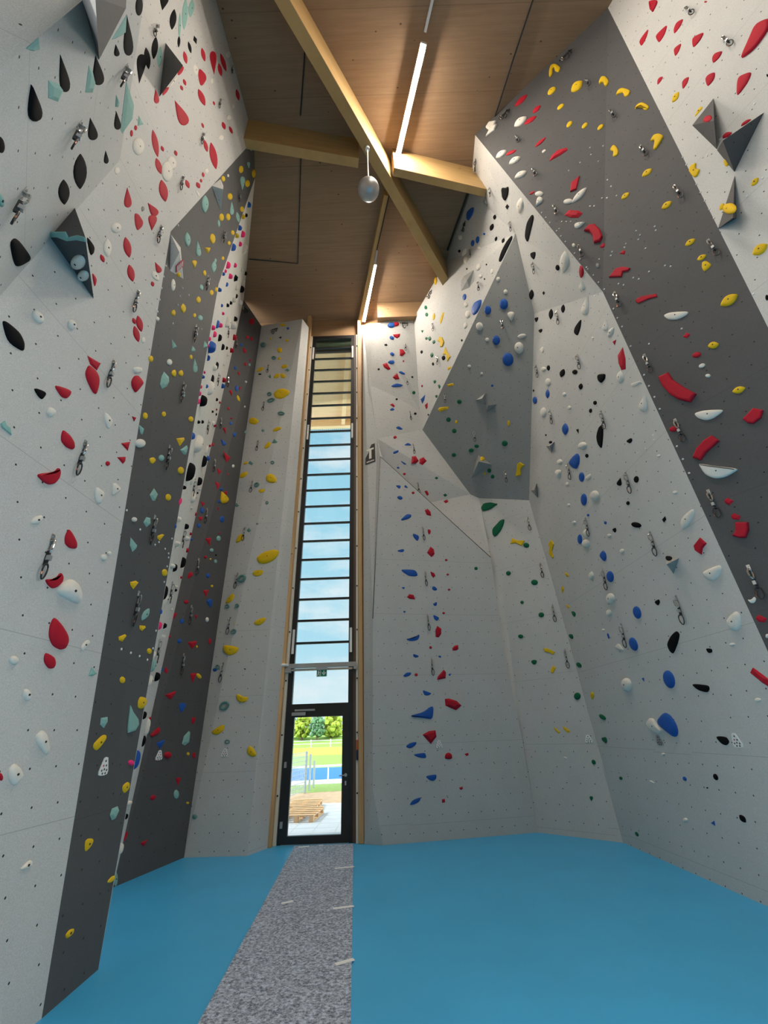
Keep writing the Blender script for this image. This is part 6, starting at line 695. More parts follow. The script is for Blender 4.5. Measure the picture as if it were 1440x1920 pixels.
SCREWS = """15 | 3228 4365 10435 -1298 -54 ; 3264 4358 10253 -1298 -54 ; 3299 4352 10065 -1298 -54 ; 3390 4312 9775 -1298 -54 ; 3355 4342 9770 -1298 -54 ; 3387 4337 9589 -1298 -54 ; 3422 4331 9400 -1298 -54 ; 3490 4321 9027 -1298 -54 ; 3533 4309 8829 -1298 -54 ; 3577 4303 8583 -1298 -54 ; 3584 4303 8535 -1298 -54 ; 3624 4293 8346 -1298 -54 ; 3657 4290 8152 -1298 -54 ; 3690 4277 7951 -1445 -8 ; 3809 3961 9786 -1298 -54 ; 3854 3932 9721 -1298 -54 ; 3961 3837 9773 -1298 -54 ; 4006 3793 9681 -1445 -8 ; 4073 3696 9841 -1445 -8 ; 4071 3692 10044 -1445 -8 ; 3447 4250 9889 -1298 -54 ; 3497 4217 9819 -1298 -54 ; 3547 4184 9751 -1298 -54 ; 3981 3857 8446 -1445 -8 ; 3960 3888 8399 -1445 -8 ; 3862 4023 8527 -1445 -8 ; 3841 4053 8475 -1445 -8 ; 3732 4174 8583 -1298 -54 ; 3923 3956 7733 -1445 -8 ; 3838 4075 7743 -1445 -8 ; 3808 4115 7838 -1445 -8 ; 3721 4294 7072 -1474 -24 ; 3711 4294 7272 -1474 -24 ; 3705 4287 7479 -1474 -24 ; 4013 3631 11081 -1298 -54 ; 4156 3536 10886 -1298 -54 ; 4000 3664 10903 -1298 -54 ; 4053 3655 10624 -1298 -54 ; 3851 3786 10919 -1298 -54 ; 3695 3914 10940 -1298 -54 ; 4069 3695 10058 -1445 -8 ; 4073 3695 9846 -1445 -8 ; 4078 3695 9541 -1445 -8 ; 3852 3932 9729 -1298 -54 ; 3812 3959 9780 -1298 -54 ; 3961 3837 9771 -1298 -54 ; 4002 3798 9694 -1445 -8 ; 4086 3708 8518 -1445 -8 ; 4097 3695 8380 -1445 -8 ; 4074 3730 8328 -1445 -8 ; 4211 3537 8307 -1445 -8 ; 4204 3549 8226 -1445 -8 ; 4089 3714 8062 -1445 -8 ; 3924 3955 7732 -1445 -8 ; 4039 3796 7621 -1445 -8 ; 3954 3915 7634 -1445 -8 ; 4148 3645 7512 -1445 -8 ; 4177 3606 7430 -1445 -8 ; 3732 4310 6661 -1474 -24 ; 3852 4135 6496 -1474 -24 ; 4070 3804 6383 -1474 -24 ; 3752 4323 6091 -1474 -24 ; 3757 4331 5887 -1474 -24 ; 3766 4333 5684 -1474 -24 ; 3772 4340 5474 -1474 -24 ; 3792 4358 4865 -1474 -24 ; 3799 4363 4667 -1474 -24 ; 3804 4370 4462 -1474 -24
12 | 3248 4462 10251 1681 -109 ; 3278 4459 10095 1681 -109
13 | 3657 4482 8078 -1776 -20 ; 3665 4440 7895 -1776 -20 ; 3658 4632 7871 -1776 -20 ; 3751 4602 5242 -1776 -20 ; 3753 4624 5176 -1776 -20 ; 3736 4984 5220 -1776 -20 ; 3745 4817 5168 -1776 -20
16 | 4574 3013 8886 -1558 1 ; 4557 3049 8407 -1558 1 ; 4550 3062 8216 -1558 1 ; 4544 3076 8027 -1558 1 ; 4538 3088 7837 -1558 1 ; 4531 3102 7645 -1558 1 ; 4672 2787 7506 -1558 1 ; 4483 3200 6204 -1558 1 ; 4748 2618 7545 -1558 1 ; 4896 2298 8963 -1558 1 ; 4897 2294 8651 -1558 1 ; 4732 2662 8694 -1558 1 ; 4580 3001 9072 -1558 1 ; 4641 2863 8706 -1558 1 ; 4657 2827 8655 -1558 1 ; 4573 3015 8881 -1558 1
1 | -2735 3242 7024 24 15 ; -2789 3702 7485 50 21 ; -2781 3695 7286 50 21 ; -2811 3903 7618 50 21 ; -2773 3691 7090 50 21 ; -2759 3689 6702 50 21 ; -2864 4506 7635 50 21 ; -2753 3201 8132 82 -16 ; -2739 3221 7218 24 15 ; -2659 4223 2554 24 15 ; -2668 4409 2549 50 21 ; -2685 4608 2547 50 21 ; -2702 4806 2540 50 21 ; -2715 4891 2676 50 21 ; -2673 3740 3861 24 15 ; -2684 4053 3790 24 15 ; -2717 4445 3780 50 21 ; -2726 4524 3849 50 21 ; -2743 4716 3843 50 21 ; -2752 4830 3829 50 21 ; -2752 4852 3781 50 21 ; -2748 4858 3664 50 21 ; -2761 4846 4042 50 21 ; -2741 4859 3462 50 21 ; -2722 4885 2876 50 21 ; -2715 4890 2677 50 21
0 | -2730 3265 6824 -27 7 ; -2727 3293 6636 -27 7 ; -2728 3206 6433 -27 7 ; -2725 3281 6429 -27 7 ; -2723 3320 6441 -27 7"""
screw_mesh = None
for line in SCREWS.split('\n'):
    w, body = line.split('|'); w = wall_key(w)
    for r_ in body.split(';'):
        x, y, z, az, el = [int(k) / 1000 for k in r_.split()]; az = math.radians(az*100); el = math.radians(el*100)
        n = Vector((math.cos(el)*math.cos(az), math.cos(el)*math.sin(az), math.sin(el)))
        if screw_mesh is None:
            o = MB().tube([(0, 0, -.004), (0, 0, .006), (0, 0, .010)], .011, 10, rs=[.012, .012, .006]).build('wall_screw', M['white_pl']); screw_mesh = o.data  # white plastic stands in for the glint on the screw heads
        else:
            o = bpy.data.objects.new('wall_screw', screw_mesh); COL.objects.link(o)
        o.matrix_world = Matrix.Translation((x, y, z)) @ n.to_track_quat('Z', 'Y').to_matrix().to_4x4()
        tag(o, 'tiny screw head with white-painted glint in %s' % WHERE[w], 'screw', 'screw heads with white-painted glints in ' + WHERE[w])

VOLS = [
('L1','slate',[(-1.734, 0.71, 5.77), (-1.811, 0.895, 6.766), (-1.875, 0.978, 6.806), (-2.035, 1.128, 6.305)],(-1.047, 0.462, 4.297)),
('L1','slate',[(-2.844, 1.995, 10.418), (-2.831, 2.235, 10.309), (-2.82, 2.244, 9.359)],(-2.423, 2.001, 9.533)),
('L1','slate',[(-2.791, 2.023, 6.175), (-2.787, 1.97, 5.587), (-2.759, 2.549, 5.562)],(-2.357, 1.889, 5.389)),
('L2','pale',[(-2.761, 3.125, 7.804), (-2.777, 3.272, 7.904), (-2.795, 3.429, 8.01), (-2.805, 3.704, 7.653), (-2.759, 3.334, 7.264)],(-2.63, 3.237, 7.536)),
('L2','pale',[(-2.77, 3.764, 10.763), (-2.789, 3.922, 10.867), (-2.834, 4.135, 10.359), (-2.763, 3.59, 10.111)],(-2.626, 3.718, 10.257)),
('RU','slate',[(4.827, 2.478, 9.458), (4.696, 2.769, 9.435), (4.706, 2.743, 8.59)],(4.542, 2.474, 8.74)),
('RU','slate',[(4.911, 2.287, 8.401), (4.706, 2.743, 8.59), (4.701, 2.75, 8.001)],(4.367, 2.444, 8.094)),
('RU','slate',[(4.699, 2.755, 7.986), (4.604, 2.961, 7.358), (4.524, 3.14, 7.455)],(4.373, 2.84, 7.139)),
('G','grey',[(2.46, 8.14, 9.244), (2.675, 7.859, 9.228), (2.678, 8.056, 8.977)],(2.54, 7.804, 8.99)),
('G','grey',[(2.905, 7.86, 8.835), (2.699, 8.144, 8.831), (2.678, 8.056, 8.977)],(2.655, 7.825, 8.767)),
('G','grey',[(2.527, 8.946, 8.117), (2.817, 8.866, 7.722), (2.385, 9.468, 7.707)],(2.446, 8.701, 7.719)),
('R1','grey',[(3.558, 8.185, 6.725), (3.54, 8.586, 6.745), (3.563, 8.338, 6.388)],(3.411, 8.089, 6.465)),
('R1','grey',[(3.578, 7.359, 7.139), (3.601, 6.961, 6.967), (3.595, 7.212, 6.826)],(3.493, 6.993, 6.879)),
('R1','grey',[(3.786, 5.287, 3.713), (3.799, 5.057, 3.61), (3.795, 5.27, 3.461)],(3.611, 5.078, 3.536)),
('S','grey',[(2.549, 6.501, 12.183), (2.43, 6.798, 11.837), (2.266, 7.082, 12.109), (2.294, 6.972, 12.438), (2.351, 6.854, 12.458)],(2.357, 6.674, 11.976)),
('S','grey',[(2.767, 5.393, 13.325), (2.82, 5.476, 13.127), (2.821, 5.549, 13.144), (2.757, 5.566, 13.416)],(2.725, 5.399, 13.027))]
VLAB = ['big dark slate wedge volume at the top of the pale teardrop wall', 'slate kite-shaped volume among red holds high on the pale wall',
        'large slate pyramid volume carrying two white discs and a mint rim', 'pale folded volume with a red label on the slate band',
        'small pale pointed volume near the top of the slate band', 'slim upright slate pyramid on the outer wall of red fangs',
        'broad slate pyramid volume with two red holds along its upper edge', 'narrow slate spike with a yellow ball at its foot',
        'upper grey pyramid of the bow-tie pair on the grey panel', 'lower grey pyramid of the bow-tie pair on the grey panel',
        'long grey pyramid volume low on the grey panel with a yellow hold on top', 'grey corner pyramid where the grey panel meets the bright wall',
        'little grey triangular volume with a black hold on its upper side', 'small grey pyramid between two black holds on the bright wall',
        'flat grey plate-like volume on the white wall under the beam', 'tiny grey pointed volume near the top of the white slope']
for i, (w, m, base, ap) in enumerate(VOLS):
    c_ = sum((Vector(p) for p in base), Vector()) / len(base)
    vs = [Vector(p) - c_ for p in base] + [Vector(ap) - c_]; k = len(base)
    o = sheet('wall_volume', vs, [(a, (a+1) % k, k) for a in range(k)] + [tuple(range(k))], M[m])
    bm = bmesh.new(); bm.from_mesh(o.data); bmesh.ops.recalc_face_normals(bm, faces=bm.faces); bm.to_mesh(o.data); bm.free()
    o.location = c_; tag(o, VLAB[i], 'climbing volume', 'angular volumes bolted to the walls')
LABP, LABN = ([-2.71, 3.407, 7.528], [0.8756, 0.398, -0.2736])
n = Vector(LABN); u, v = frame(n); mb = MB()
vs = [n*.012 + u*a + v*b_ for a, b_ in ((-.05, -.10), (.05, -.10), (.05, .10), (-.05, .10))]
mb.add(vs + [p - n*.008 for p in vs], [(0,1,2,3),(7,6,5,4),(0,4,5,1),(1,5,6,2),(2,6,7,3),(3,7,4,0)])
rl = mb.build('route_label', M['redlabel'], None, False, LABP); tag(rl, 'small red label with pale lines on the folded pale volume', 'label')
mb = MB()
for k in range(4):
    b0 = -.075 + k*.042; vs = [n*.0145 + u*a + v*b_ for a, b_ in ((-.036, b0), (.036, b0), (.036, b0+.018), (-.036, b0+.018))]; mb.add(vs, [(0,1,2,3)])
mb.build('print', M['tape'], rl)

def route_tag(i, w, p, n, hw, hv):
    n = Vector(n); u, v = frame(n)
    r = empty('route_tag', p); tag(r, 'white drop-shaped route tag low on %s%s' % (WHERE[w], ', beside the black hold' if i == 6 else ', under the blue hold' if i == 5 else ''), 'route tag', 'route tags at chest height')
    P = [(0, 1), (.35, .9), (.9, -.55), (.8, -.9), (.3, -1), (-.3, -1), (-.8, -.9), (-.9, -.55), (-.35, .9)]
    mb = MB(); vs = [u*a*hw + v*b_*hv - n*.004 for a, b_ in P] + [u*a*hw + v*b_*hv + n*.008 for a, b_ in P]; k = len(P)
    mb.add(vs, [tuple(range(k)), tuple(range(2*k-1, k-1, -1))] + [(a, (a+1) % k, k+(a+1) % k, k+a) for a in range(k)])
    mb.build('tag_board', M['white_pl'] if i != 5 else M['alu'], r)
    for a, b_, c_ in ((0, .55, 'bolt'), (-.25, .05, 'red'), (.28, .05, 'bolt'), (-.45, -.45, 'bolt'), (.02, -.35, 'bolt'), (.5, -.45, 'bolt'), (-.2, -.78, 'bolt'), (.35, -.78, 'bolt')):
        mb = MB(); s_ = .15
        vs = [u*(a + s_*x_)*hw + v*(b_ + s_*y_)*hv + n*.0095 for x_, y_ in ((-1, 0), (0, -1), (1, 0), (0, 1))]
        mb.add(vs + [q_ - n*.004 for q_ in vs], [(0,1,2,3),(7,6,5,4),(0,4,5,1),(1,5,6,2),(2,6,7,3),(3,7,4,0)])
        mb.build('window', M['redlabel'] if c_ == 'red' else M['bolt'], r)
for i, (w, p, n, hw, hv) in enumerate([('L2', [-2.64, 4.382, 1.55], [0.9988, 0.0421, 0.0261], 0.081, 0.073), ('L4', [-3.791, 7.719, 1.525], [0.977, -0.2113, 0.0273], 0.086, 0.072), ('RM', [3.618, 8.754, 1.513], [-0.659, -0.7518, -0.0202], 0.073, 0.066), ('PL', [0.91, 9.247, 1.496], [0.1913, -0.9811, -0.0294], 0.07, 0.068), ('L5', [-3.072, 8.709, 1.5], [-0.0393, -0.9992, 0.0064], 0.07, 0.067), ('R1', [3.79, 6.768, 1.518], [-0.9985, -0.0423, -0.0349], 0.078, 0.067), ('R1', [3.848, 5.344, 1.54], [-0.9985, -0.0431, -0.0341], 0.076, 0.072)]): route_tag(i, w, p, n, hw, hv)

# black sign on the reveal: letter T over a line of small letters
SG = {'p': [-0.317, 9.065, 8.304], 'n': [-0.1518, -0.988, 0.0293], 'board': [(-0.13, -0.318), (0.141, -0.239), (0.137, 0.367), (0.042, 0.342), (-0.014, 0.208), (-0.029, 0.103), (-0.126, -0.105)], 'tbar': [(-0.107, 0.161), (-0.019, 0.203), (0.105, 0.229), (0.1, 0.173), (-0.02, 0.147), (-0.08, 0.111)], 'stem': [(-0.024, 0.181), (0.038, 0.183), (0.039, -0.125), (-0.027, -0.137)], 'tail': [(-0.1, -0.224), (0.117, -0.17), (0.117, -0.208), (-0.098, -0.268)]}
n = Vector(SG['n']); u, v = frame(n); sg = empty('wall_sign', SG['p']); tag(sg, 'black cut-out sign with a big pale letter T on the reveal by the window', 'sign')
def plate(pts, h, name, m):
    mb = MB(); k = len(pts); vs = [u*a + v*b_ + n*(h - .01) for a, b_ in pts] + [u*a + v*b_ + n*h for a, b_ in pts]
    mb.add(vs, [tuple(range(k)), tuple(range(2*k-1, k-1, -1))] + [(a, (a+1) % k, k+(a+1) % k, k+a) for a in range(k)])
    mb.build(name, m, sg)
plate(SG['board'], .012, 'sign_board', M['signblack'])
plate(SG['tbar'], .015, 'letter_bar', M['cream']); plate(SG['stem'], .0152, 'letter_stem', M['cream'])
T4 = [Vector(q_) for q_ in SG['tail']]
for k in range(5):
    a0, a1 = k/5 + .02, (k + 1)/5 - .04
    lo = lambda t: T4[3].lerp(T4[2], t); hi = lambda t: T4[0].lerp(T4[1], t)
    plate([tuple(lo(a0)), tuple(lo(a1)), tuple(hi(a1 if k % 2 else a1 - .03)), tuple(hi(a0 if k % 2 else a0 + .03))], .015, 'small_letter', M['cream'])

# ------------------------------------------------------------------ quickdraws and top anchors
def ring(mb, c, L_, W_, r, n=18, tilt=0):
    pts = []
    for k in range(n):
        a = 2*math.pi*k/n; x = math.cos(a)*W_/2*(1 + .18*math.sin(a)); z = math.sin(a)*L_/2
        pts.append((c[0] + x*math.cos(tilt), c[1] + x*math.sin(tilt), c[2] + z))
    return mb.tube(pts, r, 6, True)
def quickdraw():
    r = empty('quickdraw')
    mb = MB().box((-.016, 0, -.03), (.016, .004, .02)).box((-.016, .004, -.045), (.016, .032, -.04)).box((-.016, 0, -.045), (.016, .004, -.03)).tube([(0, 0, .004), (0, .014, .004)], .009, 6)
    mb.build('hanger', M['steel'], r)
    ring(MB(), (0, .028, -.085), .110, .046, .0085, tilt=1.0).build('upper_carabiner', M['steel'], r, True)
    MB().beam((0, .03, -.125), (0, .036, -.245), .016, .026, (0, 1, 0)).build('sling', M['webbing'], r)
    MB().box((-.0145, .020, -.205), (.0145, .050, -.165)).build('sling_label', M['alu'], r)
    lc = ring(MB(), (0, .038, -.297), .125, .062, .0065, tilt=.25).build('lower_carabiner', M['black_pl'], r, True)
    MB().tube([(.029, .0455, -.330), (.028, .045, -.268)], .0062, 6).build('gate', M['gate'], lc)
    return r
QD = """0 | -2.697 3.017 3.231 -2.7 ; -2.71 2.998 4.174 -2.7 ; -2.339 1.403 5.046 39.2 ; -2.724 2.982 5.2 -2.7 ; -2.253 1.385 6.012 39.2 ; -2.738 2.966 6.313 -2.7 ; -2.151 1.356 7.066 39.2 ; -2.755 2.95 7.618 -2.7 ; -2.77 3.0 9.022 -2.7 ; -2.841 1.814 10.309 -2.7 ; -2.785 3.078 10.64 -2.7 ; -2.801 3.18 12.343 -2.7 ; -2.821 3.197 14.087 -2.7
1 | -2.682 4.308 3.158 5.0 ; -2.716 4.304 4.081 5.0 ; -2.752 4.292 5.102 5.0 ; -2.795 4.301 6.231 5.0 ; -2.841 4.315 7.463 5.0 ; -2.893 4.353 8.777 5.0 ; -2.868 4.436 10.325 8.2 ; -2.837 4.553 12.011 8.2
9 | 0.859 9.363 11.416 -88.1 ; 0.86 9.13 12.64 -88.1
8 | 0.939 9.439 7.619 -79.4 ; 0.891 9.408 8.867 -70.6 ; 0.877 9.48 10.144 -69.4
7 | 0.892 9.196 3.099 -79.0 ; 0.884 9.167 4.008 -79.0 ; 0.904 9.141 4.999 -79.0 ; 0.934 9.113 6.126 -79.0
10 | 1.683 8.38 11.182 -153.5 ; 2.572 6.519 11.665 -153.5 ; 3.091 5.253 11.877 175.9 ; 1.653 8.242 12.407 -153.5 ; 2.79 5.129 13.104 175.9 ; 2.568 6.576 13.157 -166.8
11 | 3.076 8.727 7.431 -143.7 ; 2.445 8.629 8.632 -143.7 ; 1.789 8.518 9.893 -143.7 ; 2.959 6.588 10.314 -143.7
12 | 3.355 5.349 10.466 174.6
13 | 3.733 6.759 3.144 -177.6 ; 3.79 5.377 3.189 -177.6 ; 3.701 6.765 4.074 -177.6 ; 3.758 5.373 4.123 -177.6 ; 3.666 6.771 5.062 -177.6 ; 3.722 5.379 5.13 -177.6 ; 3.624 6.761 6.254 -177.6 ; 3.68 5.373 6.348 -177.6 ; 3.576 6.765 7.622 -177.6 ; 3.631 5.393 7.726 -177.6 ; 3.533 6.728 8.903 -177.6 ; 3.581 5.48 9.038 -177.6
3 | -3.793 7.917 3.122 -12.2 ; -3.818 7.918 4.025 -12.2 ; -3.854 7.918 5.01 -34.0 ; -3.916 7.988 6.226 -34.0 ; -3.986 8.069 7.605 -34.0 ; -4.065 8.13 8.941 -34.0 ; -4.134 8.23 10.465 -34.0 ; -4.185 8.377 12.136 -34.0
4 | -3.348 8.745 3.062 -103.6 ; -3.346 8.766 3.992 -103.6 ; -3.332 8.786 4.986 -103.6 ; -3.316 8.809 6.14 -103.6 ; -3.301 8.837 7.466 -103.6 ; -3.307 8.869 8.77 -103.6 ; -3.303 8.901 10.179 -103.6 ; -3.341 8.946 11.699 -103.6
2 | -3.643 6.704 3.156 19.8 ; -3.646 6.716 4.102 19.8 ; -3.666 6.773 5.126 19.8 ; -3.653 6.739 6.176 19.8 ; -3.688 6.841 7.744 19.8 ; -3.685 6.837 9.119 19.8 ; -3.689 6.851 10.719 19.8
14 | 3.56 8.762 3.098 -131.9 ; 3.519 8.786 4.016 -131.9 ; 3.477 8.818 4.995 -131.4 ; 3.436 8.861 6.174 -131.4
15 | 3.918 4.293 3.2 -147.4 ; 3.868 4.296 4.155 -147.4 ; 3.835 4.263 5.214 -147.4 ; 3.797 4.231 6.379 -147.4 ; 4.44 3.238 7.381 -144.5 ; 3.751 4.197 7.737 -144.5 ; 4.443 3.202 8.711 -144.5 ; 3.553 4.255 9.131 -129.8 ; 4.398 3.234 10.054 -144.5 ; 3.399 4.227 10.4 -129.8 ; 4.348 3.268 11.551 -144.5 ; 3.256 4.184 11.71 -129.8 ; 4.225 3.236 12.852 -129.8 ; 3.135 4.126 13.001 -129.8
16 | 4.995 2.085 10.217 -155.8 ; 4.996 2.093 11.592 -155.6"""
proto = quickdraw(); first = True
for line in QD.split('\n'):
    w, body = line.split('|'); w = wall_key(w); rows = body.split(';')
    for i, rr in enumerate(rows):
        x, y, z, az = [float(k) for k in rr.split()]
        o = proto if first else dup(proto); first = False
        a = math.radians(az)
        o.location = (x, y, z); o.rotation_euler = (0, 0, a - math.pi/2)
        pos = 'lowest of its line' if i == 0 else 'highest of its line' if i == len(rows) - 1 else (ordinal(i + 1) + ' up')
        if len(rows) == 1: pos = 'the only one there'
        tag(o, 'black quickdraw with steel carabiners on %s, %s' % (WHERE.get(w, 'the slate volume'), pos), 'quickdraw', 'quickdraws on ' + WHERE.get(w, 'a slate volume'))
ANL = ['black lower-off anchor at the top of the pale yellow-hold column', 'black lower-off anchor at the top of the panel beside the window', 'black lower-off anchor beside the blue hold near the ceiling corner',
       'black lower-off anchor by the beam end', 'lower-off anchor highest on the charcoal overhang edge', 'lower-off anchor where the conduit meets the charcoal overhang', 'black anchor at the edge of the white slope by the purlin', 'pale and black anchor at the top corner of the dark recess']
for i, (w, p, n) in enumerate([('L5', [-3.343, 8.985, 13.341], [-0.2353, -0.9717, 0.0228]), ('PT', [0.868, 8.983, 13.41], [0.033, -0.9817, -0.1876]), ('S', [2.463, 6.384, 13.927], [-0.9566, -0.2238, -0.1866]), ('S', [1.658, 8.222, 13.766], [-0.8494, -0.519, 0.0952]), ('RD', [4.096, 3.2, 14.011], [-0.6372, -0.7649, -0.0945]), ('RD', [3.037, 4.086, 13.985], [-0.6372, -0.7649, -0.0945]), ('S', [2.562, 5.053, 14.038], [-0.9705, 0.0692, -0.2311]), ('L4', [-4.215, 8.56, 13.847], [0.8264, -0.5582, 0.0742])]):
    n = Vector(n); a = math.atan2(n.y, n.x)
    r = empty('top_anchor', p, a - math.pi/2); tag(r, ANL[i], 'anchor', 'lower-off anchors at the route tops')
    MB().box((-.13, 0, -.02), (.13, .012, .02)).build('anchor_plate', M['black_pl'], r)
    for sx in (-.1, .1):
        ring(MB(), (sx*.8, .03, -.085), .13, .06, .010, tilt=.6).build('anchor_ring', M['steel'] if sx > 0 else M['black_pl'], r, True)
    ring(MB(), (0, .035, -.19), .14, .075, .010).build('lower_carabiner', M['black_pl'], r, True)

# ------------------------------------------------------------------ outside
def slab(name, pts, z, m, kind='structure'):
    k = len(pts); o = MB().add([(x, y, z) for x, y in pts] + [(x, y, z - .2) for x, y in pts], [tuple(range(k)), tuple(range(2*k-1, k-1, -1))] + [(a, k+a, k+(a+1) % k, (a+1) % k) for a in range(k)]).build(name, M[m])
    o['kind'] = kind; return o
slab('ground_paving', [(-9, 9.45), (6, 9.45), (6, 14.6), (-9, 14.2)], -.02, 'paving')
mb = MB()
for k in range(9):
    x = -4 + k*.46; mb.box((x, 9.5, -.021), (x + .015, 14.4, -.0185))
for k in range(9):
    y = 9.9 + k*.5; mb.box((-5, y, -.021), (1, y + .012, -.0186))
struct(mb.build('paving_joints', M['grey_pl']))
slab('ground_side', [(-80, -60), (-7, -60), (-7, 9.4), (-80, 9.4)], -.05, 'concrete')  # out-of-view ground, added to block light from below the horizon
slab('ground_side', [(8, -60), (80, -60), (80, 9.4), (8, 9.4)], -.05, 'concrete')
slab('ground_soil', [(-9, 14.2), (6, 14.6), (6, 18.5), (-9, 16.0)], -.025, 'soil')
slab('rough_grass', [(-12, 15.6), (9, 18.8), (9, 21.2), (-12, 18.6)], -.02, 'grass', 'stuff')
slab('ground_strip', [(-14, 18.2), (10, 21.0), (10, 23.0), (-14, 19.7)], -.01, 'concrete')
slab('ground_track', [(-30, 18.0), (30, 24.5), (30, 29.6), (-30, 28.0)], -.03, 'track')
slab('mown_lawn', [(-60, 28), (60, 29), (60, 46), (-60, 45)], -.04, 'lawn', 'stuff')
slab('bright_field', [(-90, 44.5), (90, 45.5), (90, 72), (-90, 71)], -.03, 'field', 'stuff')
o = MB().add([(-90, 71, 0), (90, 71, 0), (90, 78, 1.3), (-90, 78, 1.3), (90, 160, 1.3), (-90, 160, 1.3)], [(0, 1, 2, 3), (3, 2, 4, 5)]).build('grass_embankment', M['lawn']); o['kind'] = 'stuff'
slab('ground_far', [(-300, 160), (300, 160), (300, 300), (-300, 300)], 1.2, 'lawn')
# mesh fence by the soil
f = empty('mesh_fence', (-3.1, 16, 0)); inv = Matrix.Translation(f.location).inverted(); tag(f, 'pale grey mesh fence panel with posts beside the bare soil outside', 'fence')
p0, p1 = Vector((-3.45, 14.6, 0)), Vector((-3.03, 16.85, 0)); mb = MB()
for k in range(10): mb.tube([p0 + Vector((0, 0, .06 + k*.125)), p1 + Vector((0, 0, .06 + k*.125))], .009, 6)
for k in range(34): q_ = p0.lerp(p1, k/33); mb.tube([q_ + Vector((0, 0, .02)), q_ + Vector((0, 0, 1.2))], .005, 5)
o = mb.build('wire_panel', M['galv'], f); o.matrix_parent_inverse = inv
for q_, h in ((p1, 1.22), (Vector((-3.0, 17.5, 0)), 1.1), (Vector((-2.98, 18.3, 0)), .85), (p0, 1.22)):
    o = MB().box((q_.x-.035, q_.y-.035, -.02), (q_.x+.035, q_.y+.035, h)).build('post', M['galv'], f); o.matrix_parent_inverse = inv
# hand rail at the track
f = empty('track_rail', (-2.7, 20.3, 0)); inv = Matrix.Translation(f.location).inverted(); tag(f, 'low white tube rail on posts along the blue running track', 'rail')
o = MB().tube([(-9, 19.4, .52), (4, 21.0, .60)], .035, 8).build('top_rail', M['white_pl'], f, True); o.matrix_parent_inverse = inv
for k in range(6):
    x = -7.8 + k*2.55; y = 19.4 + (x + 9)*1.6/13
    o = MB().tube([(x, y, -.05), (x, y, .54)], .03, 8).build('post', M['white_pl'], f, True); o.matrix_parent_inverse = inv
f = empty('field_rail', (-9, 70, 0)); inv = Matrix.Translation(f.location).inverted(); tag(f, 'distant pale railing along the far side of the sports field', 'rail')
o = MB().box((-30, 69.97, .8), (12, 70.03, .9)).box((-30, 69.97, .42), (12, 70.03, .5)).build('rails', M['galv'], f); o.matrix_parent_inverse = inv
for k in range(15):
    o = MB().box((-29.5 + k*2.9, 69.95, 0), (-29.38 + k*2.9, 70.05, 1.0)).build('post', M['white_pl'], f); o.matrix_parent_inverse = inv
# pallets
def pallet():
    r = empty('wooden_pallet')
    for k in range(5): MB().box((-.4, -.6 + k*.2755, .122), (.4, -.6 + k*.2755 + .098, .144)).build('deck_board', M['rawwood'], r)
    for x in (-.4, -.05, .3):
        MB().box((x, -.6, 0), (x + .1, .6, .022)).build('bottom_board', M['rawwood'], r)
        MB().box((x, -.6, .10), (x + .1, .6, .122)).build('stringer_board', M['rawwood'], r)
        for y in (-.6, -.07, .46): MB().box((x, y, .022), (x + .1, y + .14, .10)).build('block', M['rawwood'], r)
    return r
pa = pallet(); pa.location = (-2.22, 12.15, -.02); pa.rotation_euler[2] = -.06; tag(pa, 'pale wooden pallet lying on the paving closest to the glass door', 'pallet', 'pallets outside the door')
pb = dup(pa); pb.location = (-2.42, 13.55, -.02); pb.rotation_euler[2] = .03; tag(pb, 'pale wooden pallet lying behind the first one near the soil', 'pallet', 'pallets outside the door')
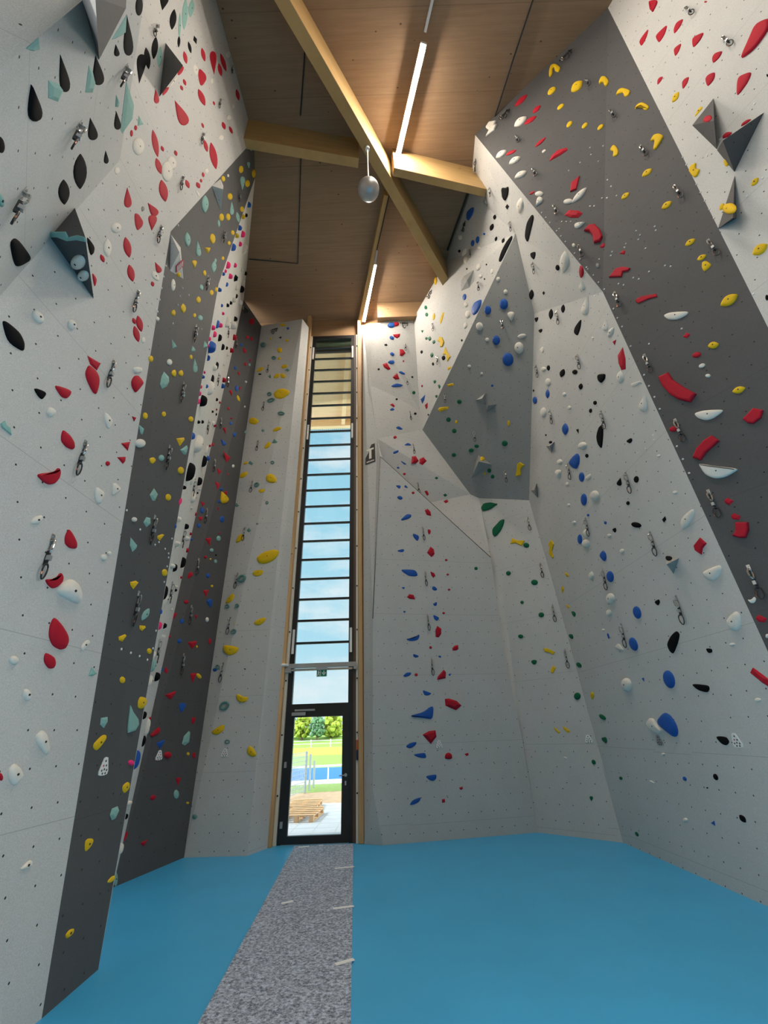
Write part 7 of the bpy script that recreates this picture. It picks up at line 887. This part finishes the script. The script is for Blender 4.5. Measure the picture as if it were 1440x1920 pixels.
# trees
def tree(x, y, h, w, m, label, seed):
    rnd = random.Random(seed); r = empty('tree', (x, y, 1.0)); inv = Matrix.Translation(r.location).inverted()
    tag(r, label, 'tree', 'trees beyond the sports field')
    o = MB().tube([(x, y, .9), (x, y, 1.1 + h*.5)], .14, 8, rs=[.16, .07]).build('trunk', M['bark'], r); o.matrix_parent_inverse = inv
    mb = MB()
    for k in range(150):
        t = rnd.random(); a = rnd.uniform(0, 6.28); prof = math.sin(math.pi*min(1, .12 + .88*t))**.6 * (1 - .35*t)
        rr = w/2*prof*math.sqrt(rnd.random()); mb.ball((x + rr*math.cos(a), y + rr*math.sin(a), 1.5 + t*(h - 1.0)), rnd.uniform(.10, .22)*w*.5, 1, .45, rnd)
    o = mb.build('crown', M[m], r); o.matrix_parent_inverse = inv
TREES = [(-14.6, 76, 4.2, 3.6, 'leaf_y', 'yellow-green tree at the hinge side of the door glass'), (-12.0, 75, 4.0, 3.0, 'leaf_d', 'darker blue-green tree between two yellow-green trees'),
         (-9.7, 77, 4.6, 4.2, 'leaf_y', 'broad yellow-green tree at the middle of the door glass'), (-6.9, 80, 3.6, 2.2, 'leaf_y', 'smaller pointed tree standing before the hazy hill'), (-17.5, 78, 4.4, 4.0, 'leaf_d', 'dark tree mostly hidden behind the door frame edge')]
for i, (x, y, h, w_, m, lab) in enumerate(TREES): tree(x, y, h, w_, m, lab, 11 + i)
mb = MB(); rnd = random.Random(5); vs = []
for k in range(41): vs += [(-120 + k*6, 230, 0), (-120 + k*6, 230, 9 + 4*math.sin(k*.35) + rnd.uniform(-1, 1)), (-120 + k*6, 300, 0)]
mb.add(vs, [f_ for k in range(40) for f_ in ((3*k, 3*k+3, 3*k+4, 3*k+1), (3*k+1, 3*k+4, 3*k+5, 3*k+2))])
struct(mb.build('far_hill', M['hill']))
hs = empty('far_house', (-7.2, 118, 1.3)); inv = Matrix.Translation(hs.location).inverted(); tag(hs, 'tiny pale house with brown roof beyond the trees', 'house')
o = MB().box((-10.5, 116, 1.3), (-4, 121, 3.2)).build('wall', M['house'], hs); o.matrix_parent_inverse = inv
o = MB().add([(-10.8, 115.6, 3.2), (-3.7, 115.6, 3.2), (-3.7, 121.4, 3.2), (-10.8, 121.4, 3.2), (-10.8, 118.5, 4.6), (-3.7, 118.5, 4.6)], [(0, 1, 5, 4), (2, 3, 4, 5), (0, 4, 3), (1, 2, 5), (0, 3, 2, 1)]).build('roof', M['roof'], hs); o.matrix_parent_inverse = inv
